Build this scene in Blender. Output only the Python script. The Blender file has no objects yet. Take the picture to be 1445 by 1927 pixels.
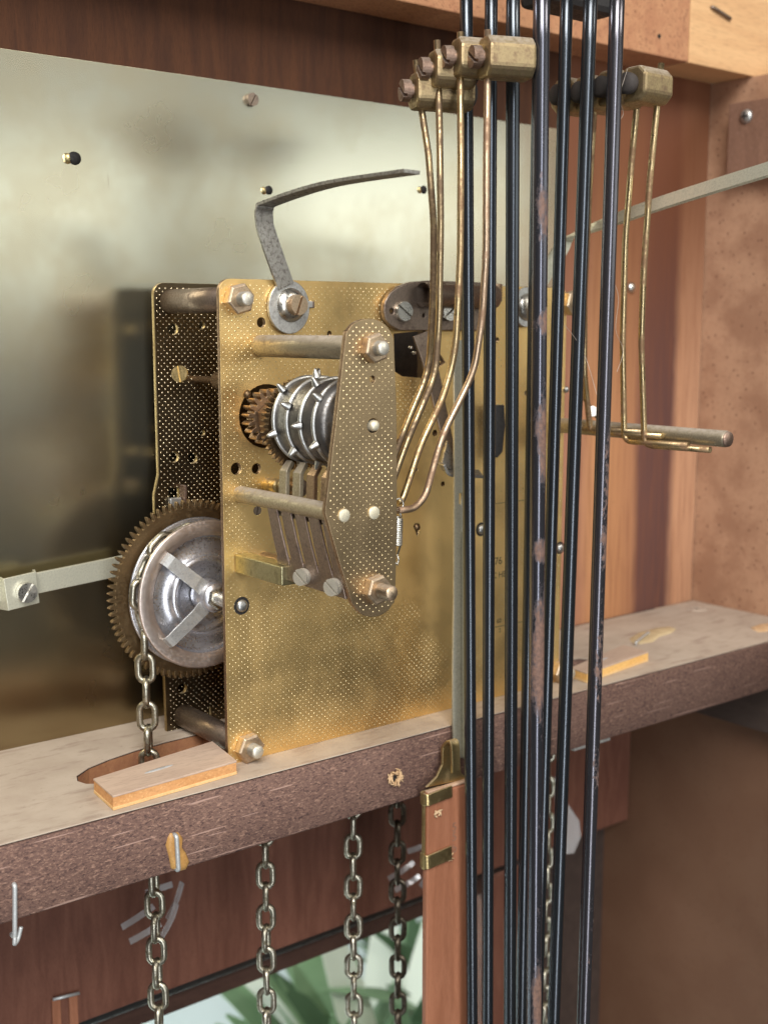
import bpy, bmesh, math, random
from mathutils import Vector, Matrix, noise
random.seed(7)
S = 0.001                      # everything below is written in millimetres
sc = bpy.context.scene
COL = sc.collection
PI = math.pi

# ------------------------------------------------------------------ camera
CX, CY, F = 722.5, 963.5, 2295.5
CAM = Vector((-176.74, -296.74, 126.22))
RX = Vector((0.78421267, 0.09182787, -0.61365962))
RY = Vector((-0.62049213, 0.1160572, -0.77557736))
RZ = Vector((0.0, 0.98898856, 0.147992))
R3 = Matrix((RX, RY, RZ))
cd = bpy.data.cameras.new('camera'); cam = bpy.data.objects.new('camera', cd); COL.objects.link(cam)
cam.matrix_world = Matrix.Translation(CAM * S) @ R3.to_4x4()
cd.sensor_fit = 'VERTICAL'; cd.sensor_height = 36.0; cd.lens = F / 1927 * 36
cd.clip_start = 0.005; cd.clip_end = 30
cd.dof.use_dof = True; cd.dof.focus_distance = 0.342; cd.dof.aperture_fstop = 17
sc.camera = cam
# ------------------------------------------------------------------ world, lamps, exposure
w = bpy.data.worlds.new('World'); sc.world = w; w.use_nodes = True
wn = w.node_tree; bg = wn.nodes['Background']
bg.inputs[0].default_value = (0.92, 0.88, 0.84, 1); bg.inputs[1].default_value = 0.085
sc.view_settings.view_transform = 'Standard'; sc.view_settings.look = 'None'
sc.view_settings.exposure = 0.0; sc.view_settings.gamma = 1.0

def area(name, loc, target, sx, sy, power, col):
    l = bpy.data.lights.new(name, 'AREA'); l.shape = 'RECTANGLE'; l.size = sx * S; l.size_y = sy * S
    l.energy = power; l.color = col
    o = bpy.data.objects.new(name, l); COL.objects.link(o)
    o.location = Vector(loc) * S
    o.rotation_euler = (Vector(target) - Vector(loc)).to_track_quat('-Z', 'Y').to_euler()
    return o
area('room_window_light', (-760, -1050, 1180), (90, 0, 80), 900, 900, 34, (1.0, 0.965, 0.92))
area('far_window_light', (1030, -1420, 338), (90, 53, 190), 1500, 200, 2.3, (0.96, 1.0, 0.96))
area('dial_reflection_light', (1030, -1420, 140), (90, 53, 150), 1400, 150, 0.30, (1.0, 0.97, 0.86))  # dim panel lamp added below the window to grade the dial's reflection
area('plate_fill_light', (820, -1300, 1050), (90, 0, 80), 700, 500, 9, (1.0, 0.95, 0.86))  # fill lamp added to brighten the brass plates
area('rod_highlight_light', (-560, -1450, 60), (90, 0, 20), 300, 2300, 17, (0.92, 0.96, 1.0))  # tall lamp added for the long highlights on the rods
area('plant_fill_light', (-500, 900, 500), (150, 420, -300), 700, 700, 22, (0.93, 0.97, 1.0))  # lamp added so the plants and floor behind the glass are lit

# ------------------------------------------------------------------ finding real places
def ray(px, py):
    return R3 @ Vector((px - CX, -(py - CY), -F))
def onY(px, py, y):
    r = ray(px, py); return CAM + r * ((y - CAM.y) / r.y)
def onX(px, py, x):
    r = ray(px, py); return CAM + r * ((x - CAM.x) / r.x)
def onZ(px, py, z):
    r = ray(px, py); return CAM + r * ((z - CAM.z) / r.z)

# ------------------------------------------------------------------ materials
class NT:
    def __init__(s, name):
        s.m = bpy.data.materials.new(name); s.m.use_nodes = True
        s.t = s.m.node_tree; s.b = s.t.nodes['Principled BSDF']
        g = s.t.nodes.new('ShaderNodeNewGeometry')
        mp = s.t.nodes.new('ShaderNodeVectorMath'); mp.operation = 'SCALE'; mp.inputs['Scale'].default_value = 1000
        s.t.links.new(g.outputs['Position'], mp.inputs[0]); s.pos = mp.outputs[0]
    def n(s, typ, **k):
        x = s.t.nodes.new(typ)
        for a, v in k.items(): setattr(x, a, v)
        return x
    def link(s, a, b): s.t.links.new(a, b)
    def stretch(s, st, rot=None):
        mp = s.n('ShaderNodeMapping'); s.link(s.pos, mp.inputs[0]); mp.inputs['Scale'].default_value = st
        if rot: mp.inputs['Rotation'].default_value = rot
        return mp.outputs[0]
    def noise(s, st=(1, 1, 1), scale=1.0, detail=4, rough=0.6, dist=0.0, rot=None):
        x = s.n('ShaderNodeTexNoise'); s.link(s.stretch(st, rot), x.inputs['Vector'])
        x.inputs['Scale'].default_value = scale; x.inputs['Detail'].default_value = detail
        x.inputs['Roughness'].default_value = rough; x.inputs['Distortion'].default_value = dist
        return x.outputs[0]
    def ramp(s, fac, lo, hi, a=0.0, b=1.0):
        x = s.n('ShaderNodeMapRange'); x.interpolation_type = 'SMOOTHSTEP'
        s.link(fac, x.inputs[0]); x.inputs[1].default_value = lo; x.inputs[2].default_value = hi
        x.inputs[3].default_value = a; x.inputs[4].default_value = b
        return x.outputs[0]
    def math(s, op, a, b=None, c=None):
        x = s.n('ShaderNodeMath', operation=op)
        for i, v in enumerate((a, b, c)):
            if v is None: continue
            if isinstance(v, (int, float)): x.inputs[i].default_value = v
            else: s.link(v, x.inputs[i])
        return x.outputs[0]
    def mix(s, fac, a, b):
        x = s.n('ShaderNodeMix', data_type='RGBA')
        for i, v in ((0, fac), (6, a), (7, b)):
            if isinstance(v, (int, float)): x.inputs[i].default_value = v
            elif isinstance(v, tuple): x.inputs[i].default_value = (*v, 1)
            else: s.link(v, x.inputs[i])
        return x.outputs[2]
    def bump(s, h, strength, dist, prev=None):
        x = s.n('ShaderNodeBump'); x.inputs['Strength'].default_value = strength
        x.inputs['Distance'].default_value = dist * S; s.link(h, x.inputs['Height'])
        if prev is not None: s.link(prev, x.inputs['Normal'])
        return x.outputs[0]
    def xyz(s):
        x = s.n('ShaderNodeSeparateXYZ'); s.link(s.pos, x.inputs[0]); return x.outputs
    def done(s, col=None, rough=None, metal=0.0, normal=None, spec=None, aniso=None):
        b = s.b
        for key, v in (('Base Color', col), ('Roughness', rough), ('Metallic', metal), ('Normal', normal), ('Specular IOR Level', spec)):
            if v is None: continue
            if isinstance(v, tuple): b.inputs[key].default_value = (*v, 1)
            elif isinstance(v, (int, float)): b.inputs[key].default_value = v
            else: s.link(v, b.inputs[key])
        return s.m

def metal(name, base, rough, dirt=None, dirt_scale=0.25, lo=0.5, hi=0.75, metallic=1.0, scratch=0.15, dirt_rough=0.7, dust=None, speck=0.35):
    t = NT(name)
    n1 = t.noise(scale=dirt_scale, detail=8, rough=0.7)
    n2 = t.noise(scale=1.6, detail=5)
    f = t.ramp(n1, lo, hi)
    d = dirt or tuple(c * 0.45 for c in base)
    c = t.mix(f, base, d)
    c = t.mix(t.ramp(n2, 0.35, 0.75, 0, speck), c, tuple(x * 0.6 for x in d))
    r = t.ramp(n2, 0.3, 0.75, rough * 0.8, min(1, rough * 1.4))
    r = t.mix(f, r, (dirt_rough,) * 3)
    met = metallic
    if dust:                      # dust lying on faces that look up
        g = t.n('ShaderNodeNewGeometry'); sx = t.n('ShaderNodeSeparateXYZ'); t.link(g.outputs['Normal'], sx.inputs[0])
        df = t.math('MULTIPLY', t.ramp(sx.outputs[2], 0.2, 0.95), t.ramp(t.noise(scale=0.9, detail=6), 0.3, 0.6, 0.3, 1.0))
        df = t.math('MULTIPLY', df, dust)
        c = t.mix(df, c, (0.42, 0.36, 0.30)); met = t.math('MULTIPLY', t.math('SUBTRACT', 1.0, df), metallic)
        r = t.mix(df, r, (0.9,) * 3)
    nb = t.bump(n2, scratch, 0.08)
    return t.done(c, r, met, nb)

def dimple_plate(name, base, dark, rough, bare=None, amp=1.0, worn=0.5):
    t = NT(name)
    X, Y, Z = t.xyz()
    p = 1.30
    def cell(v):
        f = t.math('FRACT', v); return t.math('SUBTRACT', f, 0.5)
    wob = t.math('MULTIPLY', t.math('SUBTRACT', t.noise(scale=0.08, detail=1), 0.5), 0.35)
    u = cell(t.math('ADD', t.math('DIVIDE', t.math('ADD', X, t.math('MULTIPLY', Z, 0.92)), p * 1.25), wob))
    v = cell(t.math('ADD', t.math('DIVIDE', t.math('SUBTRACT', X, t.math('MULTIPLY', Z, 0.92)), p * 1.25), wob))
    d = t.math('SQRT', t.math('ADD', t.math('MULTIPLY', u, u), t.math('MULTIPLY', v, v)))
    dot = t.ramp(d, 0.05, 0.27, 1, 0)
    mask = t.ramp(t.noise(scale=0.055, detail=3), 0.33, 0.55, worn, 1.0)
    if bare:
        for (x0, z0, rx, rz) in bare:
            e = t.math('ADD', t.math('POWER', t.math('DIVIDE', t.math('SUBTRACT', X, x0), rx), 2.0), t.math('POWER', t.math('DIVIDE', t.math('SUBTRACT', Z, z0), rz), 2.0))
            mask = t.math('MULTIPLY', mask, t.ramp(e, 0.7, 1.35))
    h = t.math('MULTIPLY', dot, mask)
    big = t.noise(scale=0.028, detail=5, rough=0.6, dist=0.4)
    spots = t.noise(scale=0.45, detail=8, rough=0.75)
    c = t.mix(t.ramp(big, 0.46, 0.72, 0, 0.6), base, dark)
    c = t.mix(t.ramp(spots, 0.58, 0.76, 0, 0.35), c, tuple(k * 0.5 for k in dark))
    r = t.ramp(t.noise(scale=0.06, detail=5), 0.3, 0.7, rough * 0.88, rough * 1.15)
    fine = t.noise(st=(1, 1, 0.1), scale=3.0, detail=3)
    n0 = t.bump(fine, 0.08, 0.05)
    nb = n0
    return t.done(c, r, 1.0, nb)

def wood(name, a, b, st, rough=0.65, fleck=None, fleck_amt=0.7, fleck_scale=0.9, grain=0.12, pore=None, bump=0.25, ring=0.0):
    t = NT(name)
    n1 = t.noise(st=st, scale=grain, detail=7, rough=0.6, dist=0.8)
    c = t.mix(t.ramp(n1, 0.3, 0.7), a, b)
    n2 = t.noise(st=tuple(x * 3 for x in st), scale=grain * 5, detail=4)
    c = t.mix(t.ramp(n2, 0.45, 0.75, 0, 0.45), c, tuple(k * 0.55 for k in b))
    h = n2
    if fleck:
        n3 = t.noise(scale=fleck_scale, detail=6, rough=0.75)
        c = t.mix(t.ramp(n3, 0.52, 0.66, 0, fleck_amt), c, fleck)
        n4 = t.noise(scale=fleck_scale * 0.9, detail=5, rough=0.7, rot=(1, 2, 3))
        c = t.mix(t.ramp(n4, 0.60, 0.72, 0, 0.6), c, tuple(k * 0.35 for k in a))
        h = n3
    nb = t.bump(h, bump, 0.35)
    return t.done(c, rough, 0.0, nb, 0.35)

M = {}
M['brass_plate'] = dimple_plate('dimpled_brass', (0.90, 0.635, 0.27), (0.42, 0.285, 0.13), 0.45,
                                bare=[(70, 62, 34, 40), (88, 30, 20, 22), (20, 72, 16, 9)], amp=1.0, worn=0.55)
M['brass_back'] = dimple_plate('dimpled_shaded_brass', (0.15, 0.115, 0.07), (0.08, 0.06, 0.036), 0.36, amp=1.0, worn=0.7)  # plate brass again, with the shade between the plates put into its colour
M['brass_strike'] = dimple_plate('dimpled_worn_brass', (0.50, 0.37, 0.215), (0.27, 0.19, 0.12), 0.40, amp=1.0, worn=0.9)
M['dot_gold'] = metal('bright_brass_dot', (0.86, 0.70, 0.40), 0.31, (0.8, 0.6, 0.3), scratch=0.0)
M['dot_dim'] = metal('shaded_brass_dot', (0.62, 0.52, 0.34), 0.22, (0.45, 0.36, 0.22), scratch=0.0)  # dots of the rear plate, darkened by the same painted shade
M['brass_edge'] = metal('brown_brass', (0.36, 0.25, 0.16), 0.45)
M['brass'] = metal('aged_brass', (0.62, 0.47, 0.22), 0.36, (0.36, 0.26, 0.14), dust=0.4)
M['brass_bright'] = metal('yellow_brass', (0.80, 0.66, 0.34), 0.28, (0.5, 0.38, 0.2))
M['hammer_brass'] = metal('dull_hammer_brass', (0.44, 0.34, 0.19), 0.48, (0.27, 0.19, 0.12), 0.35, 0.45, 0.7, dust=0.85)
M['nut_brass'] = metal('pinkish_brass', (0.62, 0.48, 0.33), 0.42, (0.42, 0.29, 0.2), dust=0.5)
M['copper'] = metal('coppery_screw', (0.34, 0.235, 0.18), 0.5, (0.19, 0.125, 0.09), dust=0.5)
M['pale_rivet'] = metal('pale_rivet', (0.86, 0.80, 0.62), 0.5, (0.75, 0.66, 0.46), metallic=0.7)
M['stud'] = metal('pale_stud', (0.72, 0.69, 0.60), 0.45, (0.5, 0.45, 0.36), metallic=0.8, dust=0.4)
M['steel'] = metal('pale_steel', (0.72, 0.70, 0.64), 0.28, (0.45, 0.42, 0.36))
M['zinc'] = metal('zinc_steel', (0.62, 0.62, 0.60), 0.38, (0.42, 0.41, 0.39), 0.6, 0.45, 0.65, metallic=0.8, dirt_rough=0.5)
M['lever'] = metal('grey_lever_steel', (0.40, 0.385, 0.35), 0.42, (0.22, 0.20, 0.18), 0.9, 0.48, 0.62, metallic=0.85)
M['lever_pale'] = metal('pale_lever_steel', (0.66, 0.65, 0.52), 0.38, (0.46, 0.44, 0.34), metallic=0.55)
M['brown_steel'] = metal('browned_steel', (0.30, 0.235, 0.185), 0.42, (0.12, 0.085, 0.07), metallic=0.9)
M['comb'] = metal('purplish_steel', (0.30, 0.235, 0.20), 0.40, (0.18, 0.135, 0.12))
M['drum'] = metal('dark_drum_steel', (0.22, 0.21, 0.20), 0.42, (0.09, 0.08, 0.075))
M['rim'] = metal('bright_rim_steel', (0.52, 0.52, 0.50), 0.36, (0.45, 0.43, 0.40))
M['chrome'] = metal('plated_wheel', (0.66, 0.66, 0.70), 0.30, (0.52, 0.51, 0.54), 0.1, 0.45, 0.8, scratch=0.02, dirt_rough=0.42, speck=0.03, metallic=0.92)
M['chrome_warm'] = metal('plated_rim', (0.74, 0.63, 0.56), 0.36, (0.60, 0.50, 0.44), 0.1, 0.45, 0.8, scratch=0.02, dirt_rough=0.45, speck=0.03, metallic=0.9)
M['gear'] = metal('dark_brass_gear', (0.23, 0.155, 0.08), 0.45, (0.22, 0.15, 0.08))
M['gear_dark'] = metal('sooty_gear', (0.20, 0.13, 0.07), 0.45, (0.07, 0.05, 0.03))
M['chain'] = metal('brass_chain', (0.50, 0.47, 0.38), 0.32, (0.20, 0.17, 0.11), 0.5, 0.48, 0.66, scratch=0.2)
M['chain_dark'] = metal('dark_chain', (0.22, 0.19, 0.15), 0.34, (0.09, 0.08, 0.06), 0.5, 0.48, 0.66)
M['wire'] = metal('brass_wire', (0.62, 0.48, 0.26), 0.30, (0.34, 0.22, 0.13), 0.12, 0.45, 0.62)
M['wire_cu'] = metal('coppery_wire', (0.56, 0.41, 0.28), 0.34, (0.36, 0.24, 0.16), 0.12, 0.45, 0.62)
M['wire_dark'] = metal('dark_brass_wire', (0.46, 0.35, 0.20), 0.34, (0.24, 0.17, 0.11), 0.15, 0.42, 0.6)
M['black'] = metal('black_iron', (0.03, 0.028, 0.028), 0.5, metallic=0.3)
M['leather'] = wood('dark_leather', (0.035, 0.03, 0.028), (0.06, 0.05, 0.045), (1, 1, 1), 0.75)
M['galv'] = metal('galvanised_staple', (0.58, 0.60, 0.60), 0.42, (0.40, 0.40, 0.38), metallic=0.5)

def rod_mat(name, rust_lo, rust_hi, tint, zmask=None):
    t = NT(name)
    n1 = t.noise(st=(1, 1, 0.28), scale=0.18, detail=8, rough=0.75)
    f = t.ramp(n1, rust_lo, rust_hi)
    if zmask:
        Z = t.xyz()[2]
        acc = None
        for (z0, hw) in zmask:
            m = t.ramp(t.math('ABSOLUTE', t.math('SUBTRACT', Z, z0)), hw * 0.2, hw * 1.5, 1, 0)
            acc = m if acc is None else t.math('MAXIMUM', acc, m)
        g = t.n('ShaderNodeNewGeometry'); sx = t.n('ShaderNodeSeparateXYZ'); t.link(g.outputs['Normal'], sx.inputs[0])
        side = t.ramp(t.math('SUBTRACT', t.math('MULTIPLY', sx.outputs[0], 0.78), t.math('MULTIPLY', sx.outputs[1], 0.62)), -1.0, 0.35)
        n9 = t.noise(st=(1, 1, 0.5), scale=0.8, detail=8, rough=0.8)
        val = t.math('ADD', t.math('ADD', t.math('MULTIPLY', acc, 0.55), t.math('MULTIPLY', side, 0.45)), t.math('ADD', t.math('MULTIPLY', t.math('SUBTRACT', n1, 0.5), 1.5), t.math('MULTIPLY', t.math('SUBTRACT', n9, 0.5), 1.2)))
        f = t.ramp(val, rust_lo, rust_hi)
    spk = t.ramp(t.noise(scale=2.2, detail=3), 0.70, 0.76)
    c = t.mix(f, tint, t.mix(t.ramp(t.noise(scale=0.7, detail=7, rough=0.75), 0.35, 0.65), (0.11, 0.065, 0.052), (0.22, 0.125, 0.09)))
    c = t.mix(t.math('MULTIPLY', spk, 0.5), c, (0.4, 0.4, 0.4))
    r = t.mix(f, (0.24,) * 3, (0.7,) * 3)
    met = t.math('SUBTRACT', 1.0, f)
    nb = t.bump(t.noise(scale=1.2, detail=4), 0.04, 0.12)
    return t.done(c, r, t.math('MULTIPLY', met, 0.9), nb)
M['rod'] = rod_mat('blued_steel', 0.80, 0.9, (0.085, 0.094, 0.106))
M['rod_rust'] = rod_mat('blued_steel_rusted', 0.62, 1.0, (0.115, 0.115, 0.135), [(157, 11), (128, 4), (97, 13), (64, 4), (33, 24), (-75, 14)])
M['rod_worn'] = rod_mat('blued_steel_worn', 0.98, 1.15, (0.13, 0.125, 0.14), [(85, 20), (60, 12), (30, 28), (-10, 12), (-60, 25)])

def shelf_mat():
    t = NT('dark_particleboard')
    n0 = t.noise(scale=0.03, detail=4)
    c = t.mix(t.ramp(n0, 0.35, 0.7), (0.138, 0.078, 0.062), (0.18, 0.105, 0.082))
    h = None
    for k, (rot, sc_, col, amt) in enumerate((((0, 0.7, 0), 0.95, (0.38, 0.235, 0.17), 0.8), ((0, -0.9, 0), 0.8, (0.35, 0.205, 0.15), 0.7), ((0, 1.9, 0), 0.9, (0.27, 0.155, 0.11), 0.5), ((0, -1.0, 0.3), 1.1, (0.045, 0.024, 0.024), 0.85), ((0.2, 0.1, 0), 0.7, (0.05, 0.027, 0.027), 0.8))):
        n1 = t.noise(st=(0.6, 1.2, 1.4), scale=sc_ * 1.35, detail=6, rough=0.7, dist=0.5, rot=rot)
        c = t.mix(t.ramp(n1, 0.545, 0.63, 0, amt), c, col)
        h = n1 if h is None else t.math('ADD', h, n1)
    sc2 = t.noise(st=(0.03, 1.0, 1.0), scale=1.3, detail=1, rough=0.3, rot=(0, -0.33, 0))
    c = t.mix(t.ramp(sc2, 0.70, 0.73, 0, 0.7), c, (0.46, 0.30, 0.24))
    return t.done(c, 0.75, 0.0, t.bump(h, 0.5, 0.3), 0.3)
M['shelf'] = shelf_mat()
def dusty():
    t = NT('dusty_shelf_top')
    n = t.noise(scale=0.06, detail=5); n2 = t.noise(scale=1.0, detail=6, rough=0.7)
    n3 = t.noise(st=(0.25, 1, 1), scale=0.22, detail=5, rough=0.65)
    c = t.mix(t.ramp(n, 0.35, 0.7), (0.50, 0.42, 0.34), (0.43, 0.35, 0.28))
    c = t.mix(t.ramp(n3, 0.52, 0.68, 0, 0.55), c, (0.29, 0.21, 0.165))
    c = t.mix(t.ramp(t.noise(scale=0.25, detail=7, rough=0.75), 0.60, 0.72, 0, 0.5), c, (0.20, 0.15, 0.125))
    c = t.mix(t.ramp(n2, 0.6, 0.75, 0, 0.45), c, (0.22, 0.16, 0.13))
    return t.done(c, 0.9, 0.0, t.bump(n2, 0.25, 0.25), 0.2)
M['dusty'] = dusty()
M['slot_wood'] = wood('cut_slot_wood', (0.40, 0.19, 0.09), (0.30, 0.13, 0.07), (1, 1, 1), 0.8, (0.5, 0.27, 0.13), 0.5)
M['ply'] = wood('orange_ply_edge', (0.66, 0.35, 0.15), (0.56, 0.27, 0.10), (0.4, 1, 1), 0.75, (0.80, 0.50, 0.22), 0.6, 1.2)
M['ply_yellow'] = wood('yellow_ply_edge', (0.80, 0.50, 0.17), (0.72, 0.40, 0.12), (0.4, 1, 1), 0.75, (0.85, 0.60, 0.28), 0.5, 1.2)
M['ply_line'] = wood('pale_ply_line', (0.80, 0.55, 0.27), (0.74, 0.46, 0.2), (1, 1, 1), 0.75)
M['block_top'] = wood('pale_block_face', (0.56, 0.42, 0.32), (0.48, 0.35, 0.27), (0.15, 1, 1), 0.8)
M['rail'] = wood('dark_red_rail', (0.080, 0.030, 0.012), (0.050, 0.019, 0.009), (1, 1, 0.12), 0.9, grain=0.2)
M['rail_low'] = wood('red_brown_rail', (0.20, 0.085, 0.055), (0.14, 0.055, 0.036), (1, 1, 0.15), 0.45, grain=0.25)
M['beam'] = wood('orange_particleboard', (0.50, 0.255, 0.13), (0.42, 0.195, 0.10), (1, 1, 1), 0.75, (0.22, 0.095, 0.05), 0.95, 0.7, bump=0.8)
M['beam_pale'] = wood('pale_beam_wood', (0.68, 0.42, 0.21), (0.60, 0.35, 0.17), (0.1, 1, 1), 0.7)
M['side'] = wood('speckled_side_board', (0.46, 0.275, 0.175), (0.37, 0.21, 0.13), (1, 1, 0.4), 0.7, (0.50, 0.32, 0.22), 0.5, 0.5, grain=0.05)
M['stick'] = wood('pendulum_wood', (0.37, 0.155, 0.085), (0.29, 0.115, 0.06), (1, 1, 0.08), 0.5, grain=0.35)
M['stick_end'] = wood('stick_end_grain', (0.60, 0.42, 0.30), (0.5, 0.33, 0.22), (1, 1, 1), 0.8)
M['cleat'] = wood('purple_brown_cleat', (0.27, 0.145, 0.095), (0.20, 0.105, 0.068), (1, 1, 0.3), 0.7, (0.34, 0.2, 0.15), 0.4, 0.7)
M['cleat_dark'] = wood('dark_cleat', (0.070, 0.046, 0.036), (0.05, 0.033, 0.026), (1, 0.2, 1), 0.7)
M['glue'] = wood('hard_yellow_glue', (0.52, 0.30, 0.10), (0.42, 0.22, 0.07), (1, 1, 1), 0.35)
M['glue_pale'] = wood('pale_glue', (0.62, 0.50, 0.30), (0.5, 0.38, 0.22), (1, 1, 1), 0.5)
M['splinter'] = wood('torn_wood', (0.70, 0.50, 0.30), (0.6, 0.38, 0.2), (1, 1, 1), 0.8)
M['scar'] = metal('filled_scar', (0.50, 0.51, 0.52), 0.6, (0.4, 0.36, 0.32), metallic=0.0)
M['hole'] = metal('hole_dark', (0.012, 0.01, 0.009), 0.8, metallic=0.0)
M['gasket'] = metal('black_gasket', (0.025, 0.027, 0.026), 0.35, metallic=0.0)
M['frame_dark'] = wood('dark_door_frame', (0.07, 0.035, 0.025), (0.05, 0.025, 0.018), (0.2, 1, 1), 0.5)

def back_board():
    t = NT('stained_back_board')
    X, Y, Z = t.xyz()
    wob = t.math('MULTIPLY', t.math('SUBTRACT', t.noise(st=(1, 1, 0.25), scale=0.06, detail=4), 0.5), 10.0)
    x = t.math('ADD', X, wob)
    cr = t.n('ShaderNodeValToRGB'); t.link(t.math('DIVIDE', t.math('SUBTRACT', x, 185.0), 100.0), cr.inputs[0])
    el = cr.color_ramp.elements
    el[0].position = 0.0; el[0].color = (0.40, 0.19, 0.115, 1)
    el[1].position = 1.0; el[1].color = (0.50, 0.28, 0.165, 1)
    for p, c in ((0.20, (0.42, 0.20, 0.125)), (0.28, (0.52, 0.255, 0.12)), (0.46, (0.47, 0.225, 0.105)), (0.56, (0.42, 0.20, 0.10)), (0.62, (0.135, 0.062, 0.050)), (0.80, (0.115, 0.055, 0.048)), (0.86, (0.54, 0.29, 0.165))):
        e = el.new(p); e.color = (*c, 1)
    g = t.noise(st=(1, 1, 0.06), scale=0.5, detail=6, rough=0.65)
    c = t.mix(t.ramp(g, 0.4, 0.75, 0, 0.5), cr.outputs[0], (0.22, 0.085, 0.045))
    s2 = t.noise(scale=0.45, detail=5, rough=0.6)
    c = t.mix(t.ramp(s2, 0.66, 0.74, 0, 0.6), c, (0.15, 0.06, 0.04))
    low = t.ramp(Z, 70, 205, 0, 0.9)      # beam's shade painted into the upper part, along with a redder stain
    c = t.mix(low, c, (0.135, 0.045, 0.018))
    return t.done(c, 0.6, 0.0, t.bump(g, 0.15, 0.3), 0.35)
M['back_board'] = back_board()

def side_mat():
    t = NT('speckled_side_board_flecked')
    n = t.noise(scale=0.035, detail=4); n2 = t.noise(scale=0.55, detail=5, rough=0.7)
    v = t.n('ShaderNodeTexVoronoi'); t.link(t.pos, v.inputs['Vector']); v.inputs['Scale'].default_value = 0.28; v.inputs['Randomness'].default_value = 1.0
    c = t.mix(t.ramp(n, 0.38, 0.62), (0.45, 0.265, 0.165), (0.33, 0.18, 0.11))
    ns = t.noise(scale=0.42, detail=4, rough=0.75, dist=1.2)
    c = t.mix(t.ramp(n2, 0.5, 0.68, 0, 0.5), c, (0.33, 0.17, 0.10))
    c = t.mix(t.ramp(ns, 0.58, 0.70, 0, 0.5), c, (0.20, 0.095, 0.05))
    v.inputs['Scale'].default_value = 0.42; vs = t.n('ShaderNodeSeparateColor'); t.link(v.outputs['Color'], vs.inputs[0])
    dd = t.math('ADD', v.outputs['Distance'], t.math('MULTIPLY', t.math('SUBTRACT', t.noise(scale=1.5, detail=3), 0.5), 0.5))
    c = t.mix(t.math('MULTIPLY', t.ramp(dd, 0.18, 0.34, 0.85, 0.0), t.ramp(vs.outputs[0], 0.4, 0.6)), c, (0.15, 0.07, 0.045))
    Y, Z = t.xyz()[1], t.xyz()[2]
    n5 = t.noise(scale=0.25, detail=6, rough=0.7)
    c = t.mix(t.ramp(n5, 0.62, 0.70, 0, 0.5), c, (0.15, 0.07, 0.05))
    lowb = t.ramp(Z, -30, -20, 1, 0)     # the wall below the shelf is browner and darker
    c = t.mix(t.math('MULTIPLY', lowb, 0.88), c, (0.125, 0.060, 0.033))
    return t.done(c, 0.6, 0.0, t.bump(n2, 0.2, 0.3), 0.35)
M['side'] = side_mat()

def dial_mat():
    t = NT('greenish_dial_back')
    n = t.noise(scale=0.025, detail=4); n2 = t.noise(st=(1, 1, 0.15), scale=0.6, detail=3)
    n3 = t.noise(scale=0.8, detail=7, rough=0.75)
    Z = t.xyz()[2]
    c = t.mix(t.ramp(n, 0.35, 0.7), (0.66, 0.645, 0.515), (0.60, 0.55, 0.40))
    c = t.mix(t.ramp(n3, 0.66, 0.74, 0, 0.4), c, (0.30, 0.24, 0.15))
    sc2 = t.noise(st=(1.0, 1.0, 0.12), scale=0.35, detail=3, rot=(0, 0.4, 0))
    c = t.mix(t.ramp(sc2, 0.70, 0.76, 0, 0.35), c, (0.40, 0.33, 0.22))
    r = t.ramp(n, 0.3, 0.7, 0.25, 0.275)
    foot_shade = t.math('ADD', Z, t.math('MULTIPLY', t.math('SUBTRACT', t.noise(scale=0.02, detail=5), 0.5), 60.0))
    c = t.mix(t.ramp(foot_shade, 10, 115, 0.85, 0.0), c, (0.30, 0.225, 0.115))  # dark reflection at the foot painted into the colour, with brown tarnish
    nb = t.bump(t.noise(scale=0.012, detail=1), 0.10, 3.0)
    nb = t.bump(n2, 0.01, 0.05, nb)
    tv = t.n('ShaderNodeCombineXYZ'); tv.inputs[0].default_value = 1.0
    t.link(tv.outputs[0], t.b.inputs['Tangent']); t.b.inputs['Anisotropic'].default_value = 0.45
    return t.done(c, r, 1.0, nb)
M['dial'] = dial_mat()
t = NT('clear_plastic'); M['plastic'] = t.done((0.85, 0.85, 0.85), 0.10, 0.0); t.b.inputs['Transmission Weight'].default_value = 0.6; t.b.inputs['Alpha'].default_value = 0.75; t.b.inputs['Coat Weight'].default_value = 1.0
t = NT('door_glass'); M['glass'] = t.done((0.95, 1.0, 0.98), 0.02, 0.0); t.b.inputs['Transmission Weight'].default_value = 1.0; t.b.inputs['IOR'].default_value = 1.05
t = NT('leaf_green'); M['leaf'] = t.done(t.mix(t.noise(scale=0.03), (0.13, 0.24, 0.11), (0.30, 0.42, 0.24)), 0.5)
t = NT('leaf_dark'); M['leaf_dark'] = t.done(t.mix(t.noise(scale=0.02), (0.05, 0.11, 0.05), (0.12, 0.20, 0.10)), 0.5)
t = NT('leaf_pale'); M['leaf_pale'] = t.done((0.75, 0.78, 0.66), 0.5)
t = NT('pale_floor'); M['pale'] = t.done(t.mix(t.noise(scale=0.004), (0.72, 0.78, 0.78), (0.60, 0.68, 0.64)), 0.7)
M['print'] = metal('stamped_ink', (0.10, 0.065, 0.03), 0.7, metallic=0.2)
M['fibre'] = metal('dust_fibre', (0.6, 0.5, 0.42), 0.8, metallic=0.0)

# ------------------------------------------------------------------ mesh helpers (millimetres in, metres out)
def frame(axis, up=(0, 0, 1)):
    w_ = Vector(axis).normalized(); u = Vector(up)
    if abs(w_.dot(u.normalized())) > 0.95: u = Vector((1, 0, 0))
    a = u.cross(w_).normalized(); b = w_.cross(a).normalized()
    return a, b, w_

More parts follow.
